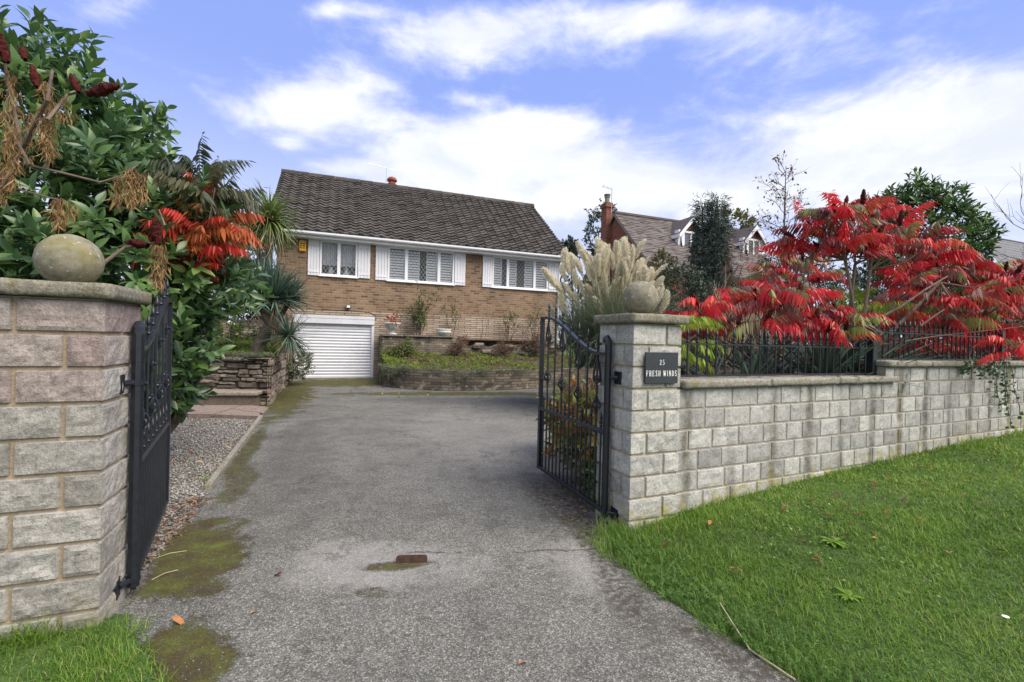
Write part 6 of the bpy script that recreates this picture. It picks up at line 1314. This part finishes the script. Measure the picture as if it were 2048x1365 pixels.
fern = frond_tpl(12, .5, 1.1, .1, 7); yv = rng.uniform(1.35, 3.1, 900); xv = edge_x(yv)+np.abs(rng.normal(0, .13, 900))+.0; P = np.stack([xv, yv, lawn_h(xv, yv)+.005], -1); az = rng.uniform(0, 6.28, 900); el = rng.uniform(.4, 1.3, 900); D = np.stack([np.cos(az)*np.cos(el), np.sin(az)*np.cos(el), np.sin(el)], -1)
V, Fq = inst(fern[0], fern[1], P, frames(D, np.repeat(UP[None], 900, 0)), np.stack([rng.uniform(.02, .034, 900), *[rng.uniform(.045, .085, 900)]*2], -1)); tag(npmesh('yarrow', V, Fq, 'yarrow_leaf', None, np.repeat(rng.uniform(0, 1, 900), len(fern[0]))), 'feathery yarrow leaves along the tarmac edge of the lawn', 'yarrow', kind='stuff')
X = rng.uniform(.8, 8, 9000); Y_ = rng.uniform(1.5, 6.5, 9000); cn = np.array([mn.noise(Vector((x*1.3, y*1.3, 17))) for x, y in zip(X, Y_)]); ok = lawn_ok(X, Y_) & (cn > .12) & (rng.uniform(0, 1, 9000) < .8); X, Y_ = X[ok], Y_[ok]; k = len(X); P = np.stack([X, Y_, lawn_h(X, Y_)+rng.uniform(.008, .03, k)], -1)
D = nrm(np.stack([rng.normal(0, 1, k), rng.normal(0, 1, k), rng.uniform(-.1, .5, k)], -1)); V, Fq = inst(*leaf_tpl(.75, 3, .12, .15, 1.2), P, frames(D, UP+rng.normal(0, .25, (k, 3))), rng.uniform(.012, .024, k)); tag(npmesh('clover', V, Fq, 'clover_leaf', None, np.repeat(rng.uniform(0, 1, k), 12)), 'pale green clover patches mixed into the lawn', 'clover', kind='stuff')
# flat weeds in the lawn
for lab, px, py, n in [('flat dandelion rosette in the middle of the lawn', 1665, 1108, 16), ('pale plantain weed in the lawn near the drive', 1700, 1205, 14)]:
    c = gp(px, py, .1); c[2] = lawn_h(c[0], c[1])+.012; az = np.arange(n)*2.4; el = rng.uniform(.05, .45, n); D = np.stack([np.cos(az)*np.cos(el), np.sin(az)*np.cos(el), np.sin(el)], -1); V, Fq = inst(*leaf_tpl(.34, 5, .1, .25, 1.2), np.repeat(c[None], n, 0), frames(D, np.repeat(UP[None], n, 0)), rng.uniform(.04, .085, n)); t = npmesh('lawn_weed', V, Fq, 'grass_blade', None, rng.uniform(.35, .8, len(V))); tag(t, lab, 'weed')
# gravel
def pebble(seed):
    r_ = np.random.default_rng(seed); V = [(0, 0, 1), (0, 0, -1)]+[(math.cos(a)*.95, math.sin(a)*.95, z) for z, o in ((.45, 0), (-.45, .5)) for a in [2*math.pi*(k+o)/5 for k in range(5)]]; V = np.array(V)*r_.uniform(.75, 1.2, (12, 1))*[1, .8, .55]
    Fq = [(0, 2+k, 2+(k+1) % 5) for k in range(5)]+[(2+k, 7+k, 2+(k+1) % 5) for k in range(5)]+[(7+k, 7+(k+1) % 5, 2+(k+1) % 5) for k in range(5)]+[(1, 7+(k+1) % 5, 7+k) for k in range(5)]; return V, np.array(Fq)
n = 34000; Yg = 2.5+6*rng.uniform(0, 1, n)**1.3; xe = np.interp(Yg, [2.3, 3.1, 3.99, 6.5, 7.1, 8.3], [-1.98, -2.2, -2.58, -3.52, -3.86, -4.6]); Xg = xe-np.abs(rng.uniform(0, 1, n))**1.2*2.2*np.clip((Yg-2)/2, .25, 1)+.02*rng.normal(size=n); ok = (Xg < xe+.1*(Yg < 3.8)) & ~((Yg > 6.95) & (Xg > -5.4)); Xg, Yg = Xg[ok], Yg[ok]
leafy_n = np.array([mn.noise(Vector((x*1.5, y*1.5, 4))) for x, y in zip(Xg, Yg)]); parts = []
for i in range(4):
    tv, tf = pebble(i); m_ = rng.integers(0, 4, len(Xg)) == i; k = m_.sum(); S = rng.uniform(.005, .013, k); V, Fq = inst(tv, tf, np.stack([Xg[m_], Yg[m_], -.008+S*.3], -1), frames(nrm(rng.normal(size=(k, 3))*[1, 1, .25]), UP+rng.normal(0, .4, (k, 3))), S); parts.append((V, Fq, np.repeat(np.clip(rng.normal(.5, .25, k)-.25*(Yg[m_] < 3.6), 0, 1), len(tv))))
tag(build3('gravel', cat(parts), 'gravel_stone', None), 'grey-beige gravel between the laurel and the driveway', 'gravel', kind='stuff')
# crumbs of stone and leaf litter scattered over the tarmac edges
n = 2600; t_ = rng.uniform(0, 1, n); yl = 1.7+t_*10; side = rng.integers(0, 2, n); xl = np.where(side == 0, np.interp(yl, [1.7, 2.1, 3, 4, 8, 13], [-1.25, -1.6, -2.05, -2.5, -4.2, -6.2])+np.abs(rng.normal(0, .2, n)), np.interp(yl, [1.4, 1.8, 2.45, 2.85, 3.9, 5, 9, 12], [1.5, 1.15, .75, .6, .42, .75, 1.5, 2.9])-np.abs(rng.normal(0, .11, n)))
tv, tf = pebble(9); S = rng.uniform(.0018, .0045, n); V, Fq = inst(tv, tf, np.stack([xl, yl, S*.3], -1), frames(nrm(rng.normal(size=(n, 3))*[1, 1, .2]), np.repeat(UP[None], n, 0)), S); tag(npmesh('grit', V, Fq, 'gravel_stone', None, np.repeat(rng.uniform(0, .45, n), 12)), 'loose grit along the edges of the driveway', 'grit', kind='stuff')
n = 2600; cx = rng.choice([0, 1, 2], n, p=[.5, .3, .2]); xl = np.where(cx == 0, rng.uniform(-2.5, -1.85, n), np.where(cx == 1, rng.uniform(.1, .75, n), rng.uniform(-3.6, -2.2, n))); yl = np.where(cx == 0, rng.uniform(2.3, 3.6, n), np.where(cx == 1, rng.uniform(3.0, 4.3, n), rng.uniform(3.4, 6.4, n)))
ok = np.where(cx == 1, xl > np.interp(yl, [3, 3.9, 4.3], [.6, .38, .5])-.08*rng.normal(size=n), xl < np.interp(yl, [2.3, 3.1, 3.99, 6.5], [-1.9, -2.15, -2.5, -3.4])); ok &= (cx != 2) | (rng.uniform(0, 1, n) < .5); xl, yl = xl[ok], yl[ok]; k = len(xl); tv, tf = leaf_tpl(.3, 3, .3, .3, .8)
V, Fq = inst(tv, tf, np.stack([xl, yl, rng.uniform(.002, .014, k)], -1), frames(nrm(rng.normal(size=(k, 3))*[1, 1, .25]), UP+rng.normal(0, .5, (k, 3))), rng.uniform(.015, .05, k)); tag(npmesh('leaf_litter', V, Fq, 'litter_leaf', None, np.repeat(rng.uniform(0, 1, k), 12)), 'brown leaf litter gathered under the open gates', 'leaf litter', kind='stuff')
# single fallen leaves
def leaf_mesh(t, w, seed):
    tv, tf = leaf_tpl(w, 6, .25, .22, .85, .03); r_ = np.random.default_rng(seed); tv = tv*[1, 1, 1]+[0, -.5, .14]; o = npmesh('fallen_leaf', tv, tf, 'fallen_leaf', None, np.clip(np.full(len(tv), t)+r_.normal(0, .03, len(tv)), 0, 1)); me = o.data; bpy.data.objects.remove(o); return me
LM = {k: leaf_mesh(t, w, i) for i, (k, t, w) in enumerate([('brown', .25, .4), ('tan', .55, .36), ('pale', .8, .4), ('red', 1.0, .5), ('dark', .05, .4)])}
def fallen(p, kind, size, label, group=None):
    o = bpy.data.objects.new('fallen_leaf', LM[kind]); C.objects.link(o); o.location = Vector(p); o.rotation_euler = (random.uniform(-.35, .35), random.uniform(-.35, .35), random.uniform(0, 6.28)); o.scale = (size,)*3; tag(o, label, 'leaf', group)
D_ = lambda px, py: gp(px, py)+[0, 0, .004]
fallen(D_(358, 1246), 'tan', .075, 'orange-tan curled leaf on the moss near the left verge'); fallen(D_(556, 1152), 'red', .06, 'dull red leaf lying on the tarmac left of the rusty plate')
fallen(D_(1045, 1330), 'tan', .05, 'small tan leaf on the tarmac at the bottom of the picture'); fallen(D_(510, 1227), 'pale', .045, 'small pale leaf on the tarmac near the mossy patch'); fallen(D_(870, 1062), 'pale', .03, 'tiny pale leaf on the tarmac beyond the rusty plate')
fallen(D_(498, 852), 'tan', .11, 'yellow leaf at the corner of the stone paving'); fallen(D_(768, 776), 'tan', .12, 'yellowish leaf at the left foot of the curved planter')
for i in range(34):
    px, py = random.choice([(random.uniform(585, 1080), random.uniform(762, 800))]); fallen(D_(px, py), random.choice(['pale', 'tan', 'brown']), random.uniform(.05, .09), 'small dry leaf on the mossy tarmac before the garage and planter', 'leaves before the garage')
for i in range(9):
    px, py = random.uniform(345, 480), random.uniform(850, 1010); fallen(D_(px, py)+[0, 0, .006], random.choice(['tan', 'pale', 'brown']), random.uniform(.05, .08), 'dry leaf lying on the gravel by the left gate', 'leaves on the gravel')
def LG(px, py):
    z = .1
    for _ in range(4): p = gp(px, py, z); z = lawn_h(p[0], p[1])+.03
    return gp(px, py, z)
fallen(LG(1420, 1046), 'tan', .075, 'pale tan leaf on the lawn near the foot of the right pillar'); fallen(LG(1472, 1140), 'tan', .06, 'orange-brown leaf on the lawn edge, nearest the drive'); fallen(LG(1327, 1092), 'brown', .06, 'upright brown leaf on the lawn edge below the right pillar'); fallen(LG(1265, 1119), 'brown', .06, 'brown leaf where lawn and tarmac meet'); fallen(LG(1898, 1108), 'pale', .09, 'large whitish leaf on the right side of the lawn')
for i in range(46):
    px = random.uniform(1560, 2040); py = np.interp(px, [1560, 2040], [1010, 880])+abs(random.gauss(0, 70)); fallen(LG(px, py), random.choice(['brown', 'dark', 'brown', 'tan', 'dark', 'red']), random.uniform(.035, .065), 'brown or reddish leaf scattered on the lawn below the wall', 'leaves on the lawn')
fm = thing('daisy', 'single white daisy in the lawn at the bottom right', 'flower', LG(2011, 1240)); b = np.array(fm.location); mb = MB(); mb.tube([b-[0, 0, .03], b+[0, 0, .01]], .0012, 4); mb.build('stem', 'olive_stem', fm); mb = MB(); mb.lathe(b+[0, 0, .01], [(.004, 0), (.012, .003), (.012, .005), (.004, .007)], 12); mb.build('petals', 'letter_white', fm)
sk = MB(); sk.tube([LG(1440, 1215)+[0, 0, .02], LG(1480, 1275)+[0, 0, .012], gp(1500, 1300, .01), gp(1545, 1330, .008), gp(1590, 1360, .008)], [.002, .0028, .0035, .004, .0042], 5); tag(sk.build('twig', 'pale_twig'), 'long pale dry twig lying where lawn meets tarmac at bottom right', 'twig')
for i, (px, py, l) in enumerate([(340, 1110, .16), (330, 1150, .12), (300, 1075, .14)]):
    p = gp(px, py, .006); a = random.uniform(0, 3); q = np.array([math.cos(a), math.sin(a), .02]); mb = MB(); mb.tube([p-q*l/2, p+[0, 0, .01], p+q*l/2], .002, 4); tag(mb.build('twig', 'pale_twig'), 'short dry straw lying on the moss beside the left gate', 'twig', 'straws on the moss')
# rusty gate stop plate
rs = gp(823, 1126); mb = MB(); T = lambda x, y, z: rs+np.array([math.cos(.1)*x-math.sin(.1)*y, math.sin(.1)*x+math.cos(.1)*y, z]); pr = [(-.09, -.01), (.09, -.01), (.09, .028), (.084, .036), (.074, .04), (-.074, .04), (-.084, .036), (-.09, .028)]
mb.prism(pr, -.004, .004, lambda x, z, y: T(x, y+.25*z, z)); tag(mb.build('gate_stop', 'rust'), 'rusty brown steel gate stop plate set in the driveway', 'gate stop')
